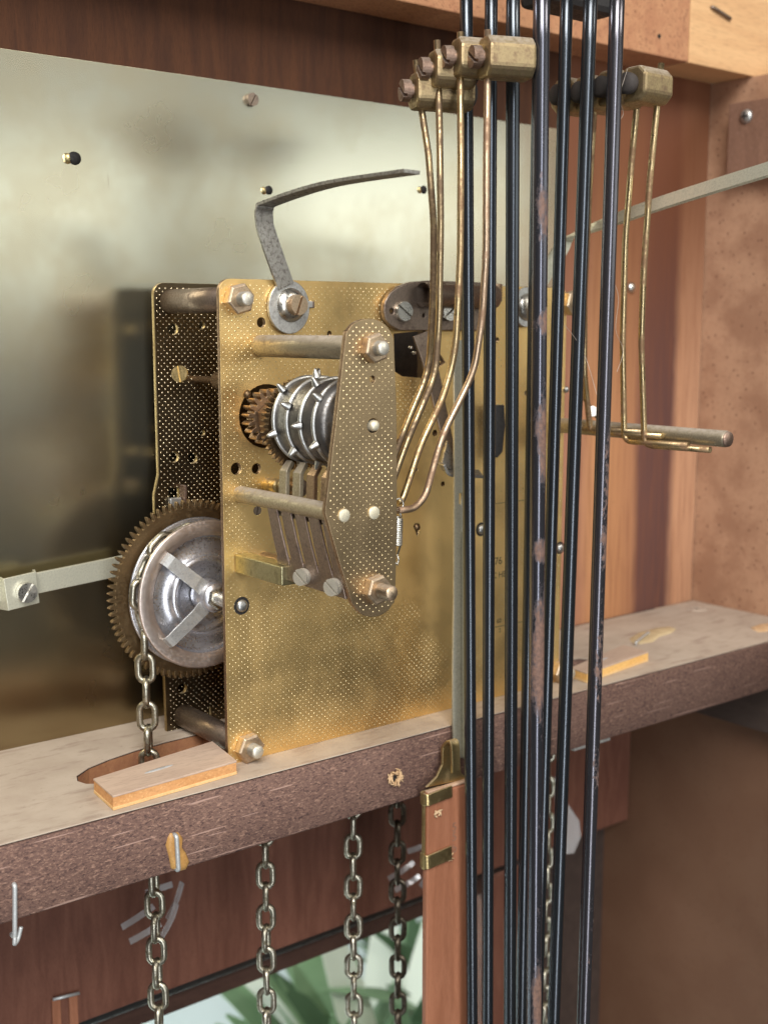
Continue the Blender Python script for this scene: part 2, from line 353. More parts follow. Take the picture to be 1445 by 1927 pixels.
class MB:
    def __init__(s): s.v = []; s.f = []; s.sm = []
    def add(s, vs, fs, smooth=False):
        k = len(s.v); s.v += [Vector(v) for v in vs]; s.f += [tuple(i + k for i in f) for f in fs]; s.sm += [smooth] * len(fs); return s
    def box(s, lo, hi):
        (a, b, c), (d, e, f) = lo, hi
        vs = [(a, b, c), (d, b, c), (d, e, c), (a, e, c), (a, b, f), (d, b, f), (d, e, f), (a, e, f)]
        return s.add(vs, [(3, 2, 1, 0), (4, 5, 6, 7), (0, 1, 5, 4), (1, 2, 6, 5), (2, 3, 7, 6), (3, 0, 4, 7)])
    def prism(s, pts, ax):      # polygon in space, swept by vector ax
        n = len(pts); ax = Vector(ax); P = [Vector(p) for p in pts]
        nrm = Vector((0, 0, 0))
        for i in range(n): nrm += P[i].cross(P[(i + 1) % n])
        if nrm.dot(ax) < 0: P.reverse()
        fs = [tuple(range(n))[::-1], tuple(range(n, 2 * n))]
        fs += [(i, (i + 1) % n, n + (i + 1) % n, n + i) for i in range(n)]
        return s.add(P + [p + ax for p in P], fs)
    def lathe(s, prof, org, axis, n=32, smooth=True, up=(0, 0, 1)):   # prof: (radius, height)
        a, b, w_ = frame(axis, up); org = Vector(org); vs = []; fs = []
        for r, h in prof:
            for i in range(n):
                t_ = 2 * PI * i / n; vs.append(org + w_ * h + (a * math.cos(t_) + b * math.sin(t_)) * max(r, 1e-4))
        for k in range(len(prof) - 1):
            for i in range(n):
                j = (i + 1) % n; fs.append((k * n + i, k * n + j, (k + 1) * n + j, (k + 1) * n + i))
        return s.add(vs, fs, smooth)
    def tube(s, path, r, n=12, smooth=True):
        path = [Vector(p) for p in path]; m = len(path); vs = []; fs = []
        rr = r if isinstance(r, (list, tuple)) else [r] * m
        up = Vector((0, 0, 1)); prev = None
        for k, p in enumerate(path):
            d = (path[min(k + 1, m - 1)] - path[max(k - 1, 0)]).normalized()
            if prev is None: a, b, _ = frame(d)
            else:
                a = (prev - d * prev.dot(d)).normalized(); b = d.cross(a)
            prev = a
            for i in range(n):
                t_ = 2 * PI * i / n; vs.append(p + (a * math.cos(t_) + b * math.sin(t_)) * rr[k])
        for k in range(m - 1):
            for i in range(n):
                j = (i + 1) % n; fs.append((k * n + i, k * n + j, (k + 1) * n + j, (k + 1) * n + i))
        s.add(vs, fs, smooth)
        s.add(vs[:n], [tuple(range(n))[::-1]]); s.add(vs[-n:], [tuple(range(n))])
        return s
    def strip(s, path, wdir, wid, th):        # flat strip: path of centres, width direction(s), thickness across
        path = [Vector(p) for p in path]; m = len(path); vs = []
        for k, p in enumerate(path):
            d = (path[min(k + 1, m - 1)] - path[max(k - 1, 0)]).normalized()
            wd = Vector(wdir[k] if isinstance(wdir, list) else wdir); wd = (wd - d * wd.dot(d)).normalized()
            nn = d.cross(wd); ww = wid[k] if isinstance(wid, (list, tuple)) else wid
            for sa, sb in ((-1, -1), (1, -1), (1, 1), (-1, 1)): vs.append(p + wd * (ww / 2 * sa) + nn * (th / 2 * sb))
        fs = []
        for k in range(m - 1):
            for i in range(4):
                j = (i + 1) % 4; fs.append((k * 4 + i, k * 4 + j, (k + 1) * 4 + j, (k + 1) * 4 + i))
        fs += [(3, 2, 1, 0), tuple(range(4 * m - 4, 4 * m))]
        return s.add(vs, fs)

WPOS = {}
def finish(me, smooth=None):
    bm = bmesh.new(); bm.from_mesh(me); bmesh.ops.remove_doubles(bm, verts=bm.verts, dist=1e-7)
    bmesh.ops.recalc_face_normals(bm, faces=bm.faces); bm.to_mesh(me); bm.free()
def props(o, label=None, cat=None, group=None, kind=None):
    if label: o['label'] = label
    if cat: o['category'] = cat
    if group: o['group'] = group
    if kind: o['kind'] = kind
    return o
def place(o, parent, wpos):
    if parent is not None:
        o.parent = parent; o.location = (wpos - WPOS[parent.name]) * S
    else: o.location = wpos * S
    WPOS[o.name] = wpos
def obj(name, mb, mat, parent=None, bevel=0.0, **kw):
    lo = Vector([min(v[i] for v in mb.v) for i in range(3)]); hi = Vector([max(v[i] for v in mb.v) for i in range(3)])
    c = (lo + hi) / 2
    me = bpy.data.meshes.new(name); me.from_pydata([(v - c) * S for v in mb.v], [], mb.f)
    for p, sm in zip(me.polygons, mb.sm): p.use_smooth = sm
    finish(me)
    me.materials.append(M[mat] if isinstance(mat, str) else mat)
    o = bpy.data.objects.new(name, me); COL.objects.link(o); place(o, parent, c)
    if bevel:
        b = o.modifiers.new('bevel', 'BEVEL'); b.width = bevel * S; b.segments = 2; b.limit_method = 'ANGLE'; b.angle_limit = math.radians(40)
    return props(o, **kw)
def empty(name, loc, label, cat, group=None, parent=None):
    o = bpy.data.objects.new(name, None); COL.objects.link(o); o.empty_display_size = 0.01
    place(o, parent, Vector(loc)); return props(o, label, cat, group)
def inst(name, me, wpos, rot, parent, mat=None):
    o = bpy.data.objects.new(name, me); COL.objects.link(o); place(o, parent, Vector(wpos)); o.rotation_euler = rot; return o
def copy_tree(o, parent, dpos):
    c = o.copy(); COL.objects.link(c)
    wp = WPOS[o.name] + dpos; WPOS[c.name] = wp
    c.parent = parent
    if parent is not None: c.matrix_parent_inverse = Matrix()
    c.location = (wp - (WPOS[parent.name] if parent is not None else Vector())) * S
    for ch in list(o.children): copy_tree(ch, c, dpos)
    return c

def cut_plate(name, outline, holes, org, au, av, thick, mat, parent=None, bevel=0.12, edge_mat=None, **kw):
    """flat sheet with holes: outline and holes in (u, v), real openings, thickness along au x av"""
    cu = bpy.data.curves.new(name, 'CURVE'); cu.dimensions = '2D'; cu.fill_mode = 'BOTH'
    for pts in [outline] + holes:
        sp = cu.splines.new('POLY'); sp.points.add(len(pts) - 1); sp.use_cyclic_u = True
        for i, p in enumerate(pts): sp.points[i].co = (p[0], p[1], 0, 1)
    cu.extrude = max(0.01, thick / 2 - bevel); cu.bevel_depth = bevel; cu.bevel_resolution = 1; cu.offset = -bevel
    tmp = bpy.data.objects.new('tmp', cu); COL.objects.link(tmp)
    dg = bpy.context.evaluated_depsgraph_get(); me = bpy.data.meshes.new_from_object(tmp.evaluated_get(dg))
    bpy.data.objects.remove(tmp); bpy.data.curves.remove(cu)
    au = Vector(au); av = Vector(av); aw = au.cross(av); org = Vector(org)
    us = [p[0] for p in outline]; vs = [p[1] for p in outline]
    cu_, cv_ = (min(us) + max(us)) / 2, (min(vs) + max(vs)) / 2
    for v in me.vertices: 
        q = au * (v.co.x - cu_) + av * (v.co.y - cv_) + aw * v.co.z; v.co = q * S
    finish(me)
    me.materials.clear(); me.materials.append(M[mat] if isinstance(mat, str) else mat)
    if edge_mat:
        me.materials.append(M[edge_mat])
        for p in me.polygons:
            if abs(p.normal.dot(aw)) < 0.5: p.material_index = 1
    o = bpy.data.objects.new(name, me); COL.objects.link(o)
    place(o, parent, org + au * cu_ + av * cv_)
    return props(o, **kw)
def circ(u, v, r, n=20): return [(u + r * math.cos(2 * PI * i / n), v + r * math.sin(2 * PI * i / n)) for i in range(n)]
def rrect(u0, v0, u1, v1, r, n=6):
    out = []
    for cx, cy, a0 in ((u1 - r, v1 - r, 0), (u0 + r, v1 - r, 90), (u0 + r, v0 + r, 180), (u1 - r, v0 + r, 270)):
        for i in range(n + 1):
            a = math.radians(a0 + 90 * i / n); out.append((cx + r * math.cos(a), cy + r * math.sin(a)))
    return out
def catmull(pts, k=6):
    P = [Vector(p) for p in pts]; out = []
    for i in range(len(P) - 1):
        p0 = P[max(i - 1, 0)]; p1 = P[i]; p2 = P[i + 1]; p3 = P[min(i + 2, len(P) - 1)]
        for j in range(k):
            t_ = j / k
            out.append(0.5 * ((2 * p1) + (p2 - p0) * t_ + (2 * p0 - 5 * p1 + 4 * p2 - p3) * t_ * t_ + (-p0 + 3 * p1 - 3 * p2 + p3) * t_ ** 3))
    out.append(P[-1]); return out
def round_path(pts, r, k=5):
    """polyline with its corners rounded"""
    P = [Vector(p) for p in pts]; out = [P[0]]
    for i in range(1, len(P) - 1):
        a = (P[i - 1] - P[i]); b = (P[i + 1] - P[i]); d = min(r, a.length * 0.45, b.length * 0.45)
        s_ = P[i] + a.normalized() * d; e_ = P[i] + b.normalized() * d
        for j in range(k + 1):
            t_ = j / k; out.append(s_ * (1 - t_) ** 2 + P[i] * 2 * t_ * (1 - t_) + e_ * t_ * t_)
    out.append(P[-1]); return out

def screw_head(mb, c, axis, r, h, slot_deg, slot_w=0.24, dome=True):
    """slotted head with a real slot: two half-moon pieces over a base disc"""
    a, b, w_ = frame(axis); c = Vector(c); ca, sa = math.cos(math.radians(slot_deg)), math.sin(math.radians(slot_deg))
    u = a * ca + b * sa; v = -a * sa + b * ca
    mb.lathe([(0, 0), (r, 0), (r, h * 0.55), (0, h * 0.55)], c, axis, 24, False)
    for s_ in (1, -1):
        pts = []
        g = slot_w * r * 0.5; t0 = math.asin(g / r)
        for i in range(13):
            t_ = t0 + (PI - 2 * t0) * i / 12; pts.append(c + w_ * h * 0.55 + u * (r * 0.985 * math.cos(t_)) + v * (s_ * r * 0.985 * math.sin(t_)))
        mb.prism(pts, w_ * h * 0.45)
    return mb
def hexnut(mb, c, axis, r, h, deg=0):
    a, b, w_ = frame(axis); c = Vector(c)
    def ring(rr, hh): return [c + w_ * hh + (a * math.cos(math.radians(deg + 60 * i)) + b * math.sin(math.radians(deg + 60 * i))) * rr for i in range(6)]
    A, B, C2 = ring(r, 0), ring(r, h * 0.84), ring(r * 0.88, h)
    fs = [tuple(range(6))[::-1], tuple(range(12, 18))]
    for k in (0, 6):
        for i in range(6):
            j = (i + 1) % 6; fs.append((k + i, k + j, k + 6 + j, k + 6 + i))
    return mb.add(A + B + C2, fs)
def stud(mb, c, axis, r, L, pitch=0.55):
    prof = [(0, 0), (r, 0)]; h = 0
    while h < L - pitch:
        prof += [(r, h), (r * 0.78, h + pitch * 0.5), (r, h + pitch)]; h += pitch
    prof += [(r * 0.9, L), (r * 0.78, L + r * 0.14), (0, L + r * 0.18)]
    return mb.lathe(prof, c, axis, 20)
def gear_outline(R, root, n, tip=0.42):
    out = []
    for i in range(n):
        a = 2 * PI * i / n; p = 2 * PI / n
        for da, rr in ((-0.5, root), (-0.34, root), (-0.27, root * 0.45 + R * 0.55), (-0.12, R * 0.99), (0, R), (0.12, R * 0.99), (0.27, root * 0.45 + R * 0.55), (0.34, root)):
            out.append((rr * math.cos(a + da * p), rr * math.sin(a + da * p)))
    return out

def add_nut(parent, c, axis, r, h, sr, sl, deg, nm='nut', mat='nut_brass', smat='stud'):
    n_ = obj(nm, hexnut(MB(), c, axis, r, h, deg), mat, parent, 0.12)
    obj('stud', stud(MB(), Vector(c) + Vector(axis).normalized() * h, axis, sr, sl), smat, n_)
    return n_

FR = (0, -1, 0)      # towards the viewer
# ================================================================== the setting
BY = 53.5            # dial back plane
SIDE = 286.0
# dial back sheet with its rivets
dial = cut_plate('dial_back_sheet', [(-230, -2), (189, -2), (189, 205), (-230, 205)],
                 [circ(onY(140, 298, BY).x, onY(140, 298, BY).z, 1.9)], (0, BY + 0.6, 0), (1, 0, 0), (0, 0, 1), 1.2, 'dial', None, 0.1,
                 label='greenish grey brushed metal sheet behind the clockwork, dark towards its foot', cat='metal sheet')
for (px, py, r) in ((142, 298, 1.9), (506, 358, 1.5), (797, 357, 1.5)):
    q = onY(px, py, BY)
    rv = obj('rivet', MB().lathe([(0, 0.12), (r, 0.12), (r, -0.2), (r * 0.7, -1.0), (0, -1.0)], (q.x, BY, q.z), FR, 20), 'hole', dial)
    obj('hole_glint', MB().lathe([(0, 0.0), (r * 0.85, 0.0), (r * 0.8, 0.1), (0, 0.15)], (q.x - r * 1.3, BY, q.z - 0.25), FR, 16), 'brass_bright', rv)  # flat bright disc put in as the glint beside the hole
q = onY(472, 188, BY); b = MB(); screw_head(b, (q.x, BY - 0.1, q.z), FR, 2.1, 1.5, 60); obj('screw', b, 'brown_steel', dial)
q = onY(1186, 541, 54); 
rail = obj('top_rail', MB().box((-260, 55.0, 196), (189.8, 63, 262)), 'rail', None, label='dark red brown wooden rail above the metal sheet', cat='rail')
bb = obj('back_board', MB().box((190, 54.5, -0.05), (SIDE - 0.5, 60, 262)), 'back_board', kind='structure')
q = onY(1186, 541, 54.5); obj('round_screw', MB().lathe([(0, 0), (2.4, 0), (2.1, 1.0), (1.2, 1.8), (0, 2.0)], (q.x, 54.5, q.z), FR, 20), 'steel', bb)
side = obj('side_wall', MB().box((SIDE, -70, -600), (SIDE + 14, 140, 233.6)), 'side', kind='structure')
# upper beam
beam = empty('top_beam', (100, 33, 235), 'orange particleboard beam across the top of the picture with a pale wood end', 'beam')
zb = 234.0
obj('particleboard', MB().box((-260, 33.5, zb), (242.6, 54.8, zb + 40)), 'beam', beam, 0.5)
obj('pale_board', MB().box((242.8, 33.2, zb - 0.2), (SIDE + 60, 54.8, zb + 40)), 'beam_pale', beam, 0.4)
q = onY(1240, 68, 33.3); obj('nail_hole', MB().lathe([(0, 0), (0.9, 0), (0.9, 0.25), (0, 0.25)], (q.x, 33.5, q.z), FR, 10, False), 'hole', beam)
a_, b_ = onY(1338, 14, 33.0), onY(1372, 36, 33.0)
def staple(name, a_, b_, out, r, mat, label=None, cat=None, parent=None, leg=2.0, **k):
    a_, b_, out = Vector(a_), Vector(b_), Vector(out).normalized()
    return obj(name, MB().tube(round_path([a_ - out * leg, a_ + out * 0.6, b_ + out * 0.6, b_ - out * leg], 0.8, 4), r, 8), mat, parent, label=label, cat=cat, **k)
staple('staple', a_, b_, (0, -1, 0), 0.75, 'brown_steel', 'dark bent staple in the pale wood at the top right corner', 'staple', group='staples')

# ================================================================== seatboard
SF, ST = -13.2, 20.8      # front plane, thickness
shelf = empty('shelf', (70, SF, -ST), 'thick dark particleboard shelf with a dusty top carrying the clockwork', 'shelf')
slotA = [(onZ(*q, 0).x, onZ(*q, 0).y) for q in ((144, 1468), (152, 1446), (185, 1428), (225, 1412), (262, 1402), (310, 1391), (352, 1384))]
slotA = [(-40.0, 15.5), (-38.5, 19.5), (-33, 23.6), (-25, 26.5), (-15, 28.8), (-4, 30.0), (10, 30.5), (10, 8), (-20, 8), (-35, 9), (-39, 12)]
slotB = [(132, 6), (150, 6), (166, 8), (171, 12), (168, 17), (160, 19), (146, 19), (132, 18)]
slotC = rrect(14, 8, 120, 30, 6)
cut_plate('board', [(-230, SF), (SIDE - 0.3, SF), (SIDE - 0.3, BY - 0.05), (-230, BY - 0.05)], [slotA, slotC, slotB],
          (0, 0, -ST / 2 - 0.35), (1, 0, 0), (0, 1, 0), ST - 0.7, 'shelf', shelf, 0.55)
tp = cut_plate('dusty_surface', [(-230, SF + 0.25), (SIDE - 0.3, SF + 0.25), (SIDE - 0.3, BY - 0.05), (-230, BY - 0.05)], [slotA, slotC, slotB],
          (0, 0, -0.17), (1, 0, 0), (0, 1, 0), 0.34, 'dusty', shelf, 0.05)
# raw wood lining of the chain slot
b = MB(); n = len(slotA)
cxy = Vector((sum(p[0] for p in slotA) / n, sum(p[1] for p in slotA) / n))
for i in range(n):
    p, q = Vector(slotA[i]), Vector(slotA[(i + 1) % n])
    p2, q2 = p.lerp(cxy, 0.02), q.lerp(cxy, 0.02)
    b.add([(p2.x, p2.y, -0.5), (q2.x, q2.y, -0.5), (q2.x, q2.y, -ST), (p2.x, p2.y, -ST)], [(0, 1, 2, 3)])
obj('slot_lining', b, 'slot_wood', shelf)

# hold-down blocks
def block(top, z0, z1, edge, label, sx):
    t_ = empty('wood_block', (sum(p[0] for p in top) / 4, sum(p[1] for p in top) / 4, z0), label, 'wood block', 'hold-down blocks on the shelf')
    th = z1 - z0
    ins = 0.0
    obj('core', MB().prism([(p[0], p[1], z0 + 0.9) for p in top], (0, 0, th - 1.5)), edge, t_)
    g = [( p[0], p[1]) for p in top]; c = (sum(p[0] for p in g) / 4, sum(p[1] for p in g) / 4)
    gg = [(c[0] + (p[0] - c[0]) * 1.006, c[1] + (p[1] - c[1]) * 1.02) for p in g]
    obj('bottom_ply', MB().prism([(p[0], p[1], z0) for p in gg], (0, 0, 0.9)), 'ply_line', t_, 0.1)
    obj('top_ply', MB().prism([(p[0], p[1], z1 - 0.6) for p in gg], (0, 0, 0.6)), 'block_top', t_, 0.15)
    q = Vector((c[0] - sx, c[1] + 0.5, z1)); 
    obj('screw_scar', MB().lathe([(0, 0.08), (1, 0.05), (1.15, -0.1)], (0, 0, 0), (0, 0, 1), 16), 'scar', t_)
    o = [x for x in t_.children if x.name.startswith('screw_scar')][0]
    o.scale = (4.6, 0.75, 1); place(o, t_, q); o.rotation_euler = (0, 0, 0.12)
    return t_
Q = [onZ(*q, 4.2) for q in [(177, 1465), (400, 1395), (445, 1431), (213, 1497)]]
block([(q.x, q.y) for q in Q], 0.05, 4.2, 'ply', 'orange plywood block on the shelf left of the brass plate, before the slot', 2)
Q = [onZ(*q, 3.9) for q in [(1074, 1256), (1172, 1213), (1219, 1226), (1104, 1266)]]
block([(q.x, q.y) for q in Q], 0.05, 3.9, 'ply_yellow', 'yellow plywood block on the shelf right of the black rods', 4)

# staples and glue on the shelf front
def sfront(px, py): return onY(px, py, SF)
staple('staple', sfront(27, 1664), sfront(27, 1762), (0, -1, 0), 0.62, 'galv', 'long pale wire staple hanging at the lower left corner of the shelf front', 'staple', leg=1.5, group='staples')
q = sfront(22, 1772); obj('bent_wire', MB().tube(catmull([(q.x + 0.6, SF - 1.0, q.z + 1.4), (q.x + 0.4, SF - 1.2, q.z - 0.2), (q.x + 1.6, SF - .4, q.z + 0.4), (q.x + 2.6, SF - 0.2, q.z + 3.2)], 5), 0.55, 8), 'galv', None, label='small bent wire hook under the long staple at the shelf corner', cat='wire')
def blob(name, pts, out, th, mat, parent=None, **k):
    """a hardened drip: outline on a surface swelling towards out"""
    P = [Vector(p) for p in pts]; c = sum(P, Vector()) / len(P); out = Vector(out).normalized(); b = MB(); n = len(P); vs = []
    for f_, h in ((1.0, 0), (0.93, 0.55), (0.72, 0.85), (0.35, 1.0)):
        for i, p in enumerate(P):
            vs.append(c + (p - c) * f_ + out * (th * h * (0.85 + 0.3 * noise.noise(p * 0.9))))
    fs = []
    for k_ in range(3):
        for i in range(n):
            j = (i + 1) % n; fs.append((k_ * n + i, k_ * n + j, (k_ + 1) * n + j, (k_ + 1) * n + i))
    fs.append(tuple(range(3 * n, 4 * n)))
    b.add(vs, fs, True); return obj(name, b, mat, parent, **k)
gl = blob('glue_drip', [sfront(*q) for q in ((320, 1568), (335, 1566), (343, 1575), (341, 1592), (350, 1605), (356, 1622), (350, 1636), (335, 1640), (322, 1634), (318, 1612), (312, 1590), (316, 1576))], FR, 1.3, 'glue', None,
          label='brown glue drip holding a pale staple on the shelf front', cat='glue')
staple('embedded_staple', sfront(327, 1570) + Vector((0, -1.0, 0)), sfront(331, 1634) + Vector((0, -1.0, 0)), (0, -1, 0), 0.65, 'galv', parent=gl, leg=1.0)
# torn screw hole
c0 = sfront(742, 1463); b = MB(); random.seed(3)
th_ = obj('splintered_hole', MB().lathe([(0, 0.1), (1.2, 0.12), (1.5, 0.0)], (c0.x, SF, c0.z), FR, 14), 'hole', None, label='torn screw hole with pale splinters in the shelf front', cat='screw hole')
for i in range(44):
    a0 = random.choice((random.uniform(-1.7, 0.9), random.uniform(-1.7, 0.9), random.uniform(0.9, 3.4))); r0 = random.uniform(0.9, 2.3); r1 = r0 + random.uniform(0.5, 1.7)
    da = random.uniform(-1.1, 1.1)
    b.tube([(c0.x + r0 * math.cos(a0), SF - 0.05, c0.z + r0 * math.sin(a0)), (c0.x + (r0 + r1) / 2 * math.cos(a0 + da / 2), SF - random.uniform(0.4, 1.2), c0.z + (r0 + r1) / 2 * math.sin(a0 + da / 2)), (c0.x + r1 * math.cos(a0 + da), SF - random.uniform(0.2, 1.5), c0.z + r1 * math.sin(a0 + da))], [0.35, 0.3, 0.12], 5)
ob = obj('splinters', b, 'splinter', th_, kind='stuff')
# glue and marks on the right of the top
g2 = blob('glue_patch', [onZ(*q, 0) for q in ((1183, 1203), (1200, 1192), (1222, 1186), (1240, 1182), (1262, 1180), (1272, 1184), (1262, 1192), (1240, 1198), (1228, 1208), (1205, 1212), (1190, 1210))], (0, 0, 1), 1.0, 'glue_pale', None,
          label='yellowed glue patch with a staple on the shelf top behind the yellow block', cat='glue')
staple('embedded_staple', onZ(1196, 1211, 0.9), onZ(1220, 1192, 0.9), (0, 0, 1), 0.5, 'galv', parent=g2, leg=0.8)
b = MB(); c0 = onZ(1310, 1146, 0)
b.lathe([(1.2, 0.05), (2.2, 0.5), (3.4, 0.7), (4.4, 0.3), (5.0, 0.0)], c0, (0, 0, 1), 22)
hm = obj('screw_crater', b, 'dusty', None, label='raised dusty ring round a screw hole at the back right shelf corner', cat='screw hole')
obj('pit', MB().lathe([(0, 0.1), (1.3, 0.12), (1.4, 0.0)], c0, (0, 0, 1), 14), 'hole', hm)
blob('wood_chip', [onZ(*q, 0) for q in ((1412, 1182), (1430, 1176), (1444, 1174), (1460, 1180), (1448, 1188), (1425, 1190))], (0, 0, 1), 0.9, 'splinter', None, label='reddish wood chip lying on the shelf top at the right edge', cat='wood chip')

# corner block with its screw, low cleat
qa = onX(1368, 260, 277.0)
cb = obj('corner_block', MB().box((277, -60, onX(1368, 330, 277).z), (SIDE - 0.2, qa.y, 222)), 'cleat', None, 0.5, label='purplish brown wooden block screwed to the side wall at the upper right', cat='wood block')
q = onX(1404, 219, 277.0); b = MB(); b.lathe([(0, 0), (3.0, 0), (2.7, 0.9), (1.5, 1.5), (0, 1.7)], (277, q.y, q.z), (-1, 0, 0), 24)
s_ = obj('screw', b, 'zinc', cb)
b = MB(); b.box((275.1, q.y - 1.7, q.z - 0.3), (275.5, q.y + 1.7, q.z + 0.3)); b.box((275.12, q.y - 0.3, q.z - 1.7), (275.48, q.y + 0.3, q.z + 1.7)); obj('cross_recess', b, 'hole', s_)
qc = onX(1335, 1345, 279)
obj('shelf_cleat', MB().box((274, -70, -49), (SIDE - 0.2, 43, -ST - 0.2)), 'cleat_dark', None, 0.4, label='dark cleat under the right end of the shelf', cat='cleat')

# ================================================================== below the shelf
LY = 88.0
lr = obj('lower_rail', MB().box((-300, LY, -119.5), (SIDE - 0.4, LY + 14, -15)), 'rail_low', None, 0.8, label='red brown wooden rail under the shelf, behind the chains', cat='rail')
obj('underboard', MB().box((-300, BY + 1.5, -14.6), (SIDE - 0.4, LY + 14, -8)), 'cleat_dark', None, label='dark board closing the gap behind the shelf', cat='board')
door = empty('case_door', (60, 108, -420), 'glazed case door behind the chains with black gasket and red brown stile', 'door')
obj('gasket', MB().tube([(-300, 99, -124.6), (SIDE - 60, 99, -124.6)], 3.6, 16), 'gasket', door)
obj('door_rail', MB().box((-300, 103, -139), (203, 116, -128)), 'frame_dark', door, 0.6)
obj('glass_pane', MB().box((-300, 108, -420), (203, 110.4, -139.2)), 'glass', door)
obj('stile', MB().box((203.2, 103, -420), (240, 116, -133.2)), 'rail_low', door, 0.8)
obj('recess_shade', MB().box((240.3, 104, -600), (SIDE - 0.3, 110, -10)), 'cleat_dark', None, label='dark panel standing in for the deep shade beside the case door', cat='panel')  # dark sheet put in for the deep shade of the recess
# small tack marks in the rail
for px, py in ((105, 1885), (137, 1880)):
    q = onY(px, py, LY); 
    obj('wood_tab', MB().box((q.x - 1.6, LY - 1.0, q.z - 12), (q.x + 1.6, LY + 0.1, q.z + 1.5)), 'stick', lr, 0.3)
a_, b_ = onY(98, 1878, LY), onY(147, 1866, LY); obj('tack_wire', MB().tube([a_ + Vector((0, -1.2, 0)), b_ + Vector((0, -1.2, 0))], 0.6, 8), 'galv', lr)
# what is seen through the pane
obj('room_floor', MB().box((-900, 115, -560), (1200, 1600, -550)), 'pale', kind='structure')
def plant(loc, label, n, mats, hgt, seed):
    random.seed(seed); t_ = empty('potted_plant', loc, label, 'plant', 'plants beyond the glass')
    for i in range(n):
        a = random.uniform(0, 2 * PI); L = hgt * random.uniform(0.7, 1.25); lean = random.uniform(0.3, 0.95)
        d = Vector((math.cos(a), math.sin(a), 0)); s_ = d.cross(Vector((0, 0, 1)))
        pts = []; W = random.uniform(18, 52)
        path = [Vector(loc) + d * (L * lean * t_2 * (0.5 + 0.5 * t_2)) + Vector((0, 0, L * (t_2 - 0.45 * lean * t_2 * t_2))) for t_2 in [k / 8 for k in range(9)]]
        wid = [W * max(0.08, math.sin(PI * (0.08 + 0.9 * k / 8))) for k in range(9)]
        obj('leaf', MB().strip(path, s_, wid, 0.8), random.choice(mats), t_)
for k, (px, py, yy, lab, mats) in enumerate(((660, 1890, 420, 'low green plant blurred behind the glass between the middle chains', ['leaf', 'leaf', 'leaf_dark']), (730, 1790, 400, 'green and white plant blurred behind the glass beside the pendulum', ['leaf', 'leaf_dark', 'leaf_pale', 'leaf']), (790, 1770, 560, 'tall dark green plant blurred behind the glass, behind the pendulum', ['leaf', 'leaf_dark']), (950, 1760, 420, 'grey green plant blurred behind the glass between the black rods', ['leaf', 'leaf_dark', 'leaf_pale']))):
    g1 = onY(px, py, yy); plant((g1.x, yy, -548), lab, 22, mats, g1.z + 548 + 40, 5 + k)
# ================================================================== the movement
mv = empty('clock_movement', (70, 20, 0), 'brass clock movement with dimpled plates, strike drum and hammers, standing on the dusty shelf', 'clock movement')
def pf(px, py): q = onY(px, py, 0); return (q.x, q.z)
hole_px = [(492, 607, 1.45), (445, 882, 1.75), (483, 882, 1.55), (620, 628, .8), (485, 961, 1.35), (818, 815, 1.0), (784, 884, .5), (833, 911, .8), (990, 740, .9), (935, 640, .9), (797, 1465, .5)]
polyhole = [pf(*q) for q in ((741, 628), (800, 622), (838, 682), (800, 712), (757, 708), (741, 698))]
keyh = [pf(*q) for q in ((778, 990), (781, 985), (788, 985), (791, 990), (788, 998), (785, 1010), (781, 998))]
gearhole = circ(15.0, 101.5, 9.2, 30)
out = [(2, 0)] + [(137, 0), (138.6, 1.6), (138.6, 138), (137, 140.4), (3.6, 140.2)] + [(3.6 - 3.6 * math.sin(a * PI / 12), 136.6 + 3.6 * math.cos(a * PI / 12)) for a in range(1, 7)] + [(0, 1.5)]
holes = [circ(*pf(x, y), r, 16) for x, y, r in hole_px if y < 1400] + [polyhole, keyh, gearhole]
cut_plate('front_plate', out, holes, (0, 0.75, 0), (1, 0, 0), (0, 0, 1), 1.5, 'brass_plate', mv, 0.1, edge_mat='brass_edge')
def inside(u, v, poly):
    k = False; n = len(poly)
    for i in range(n):
        (x1, y1), (x2, y2) = poly[i][:2], poly[i - 1][:2]
        if (y1 > v) != (y2 > v) and u < (x2 - x1) * (v - y1) / (y2 - y1) + x1: k = not k
    return k
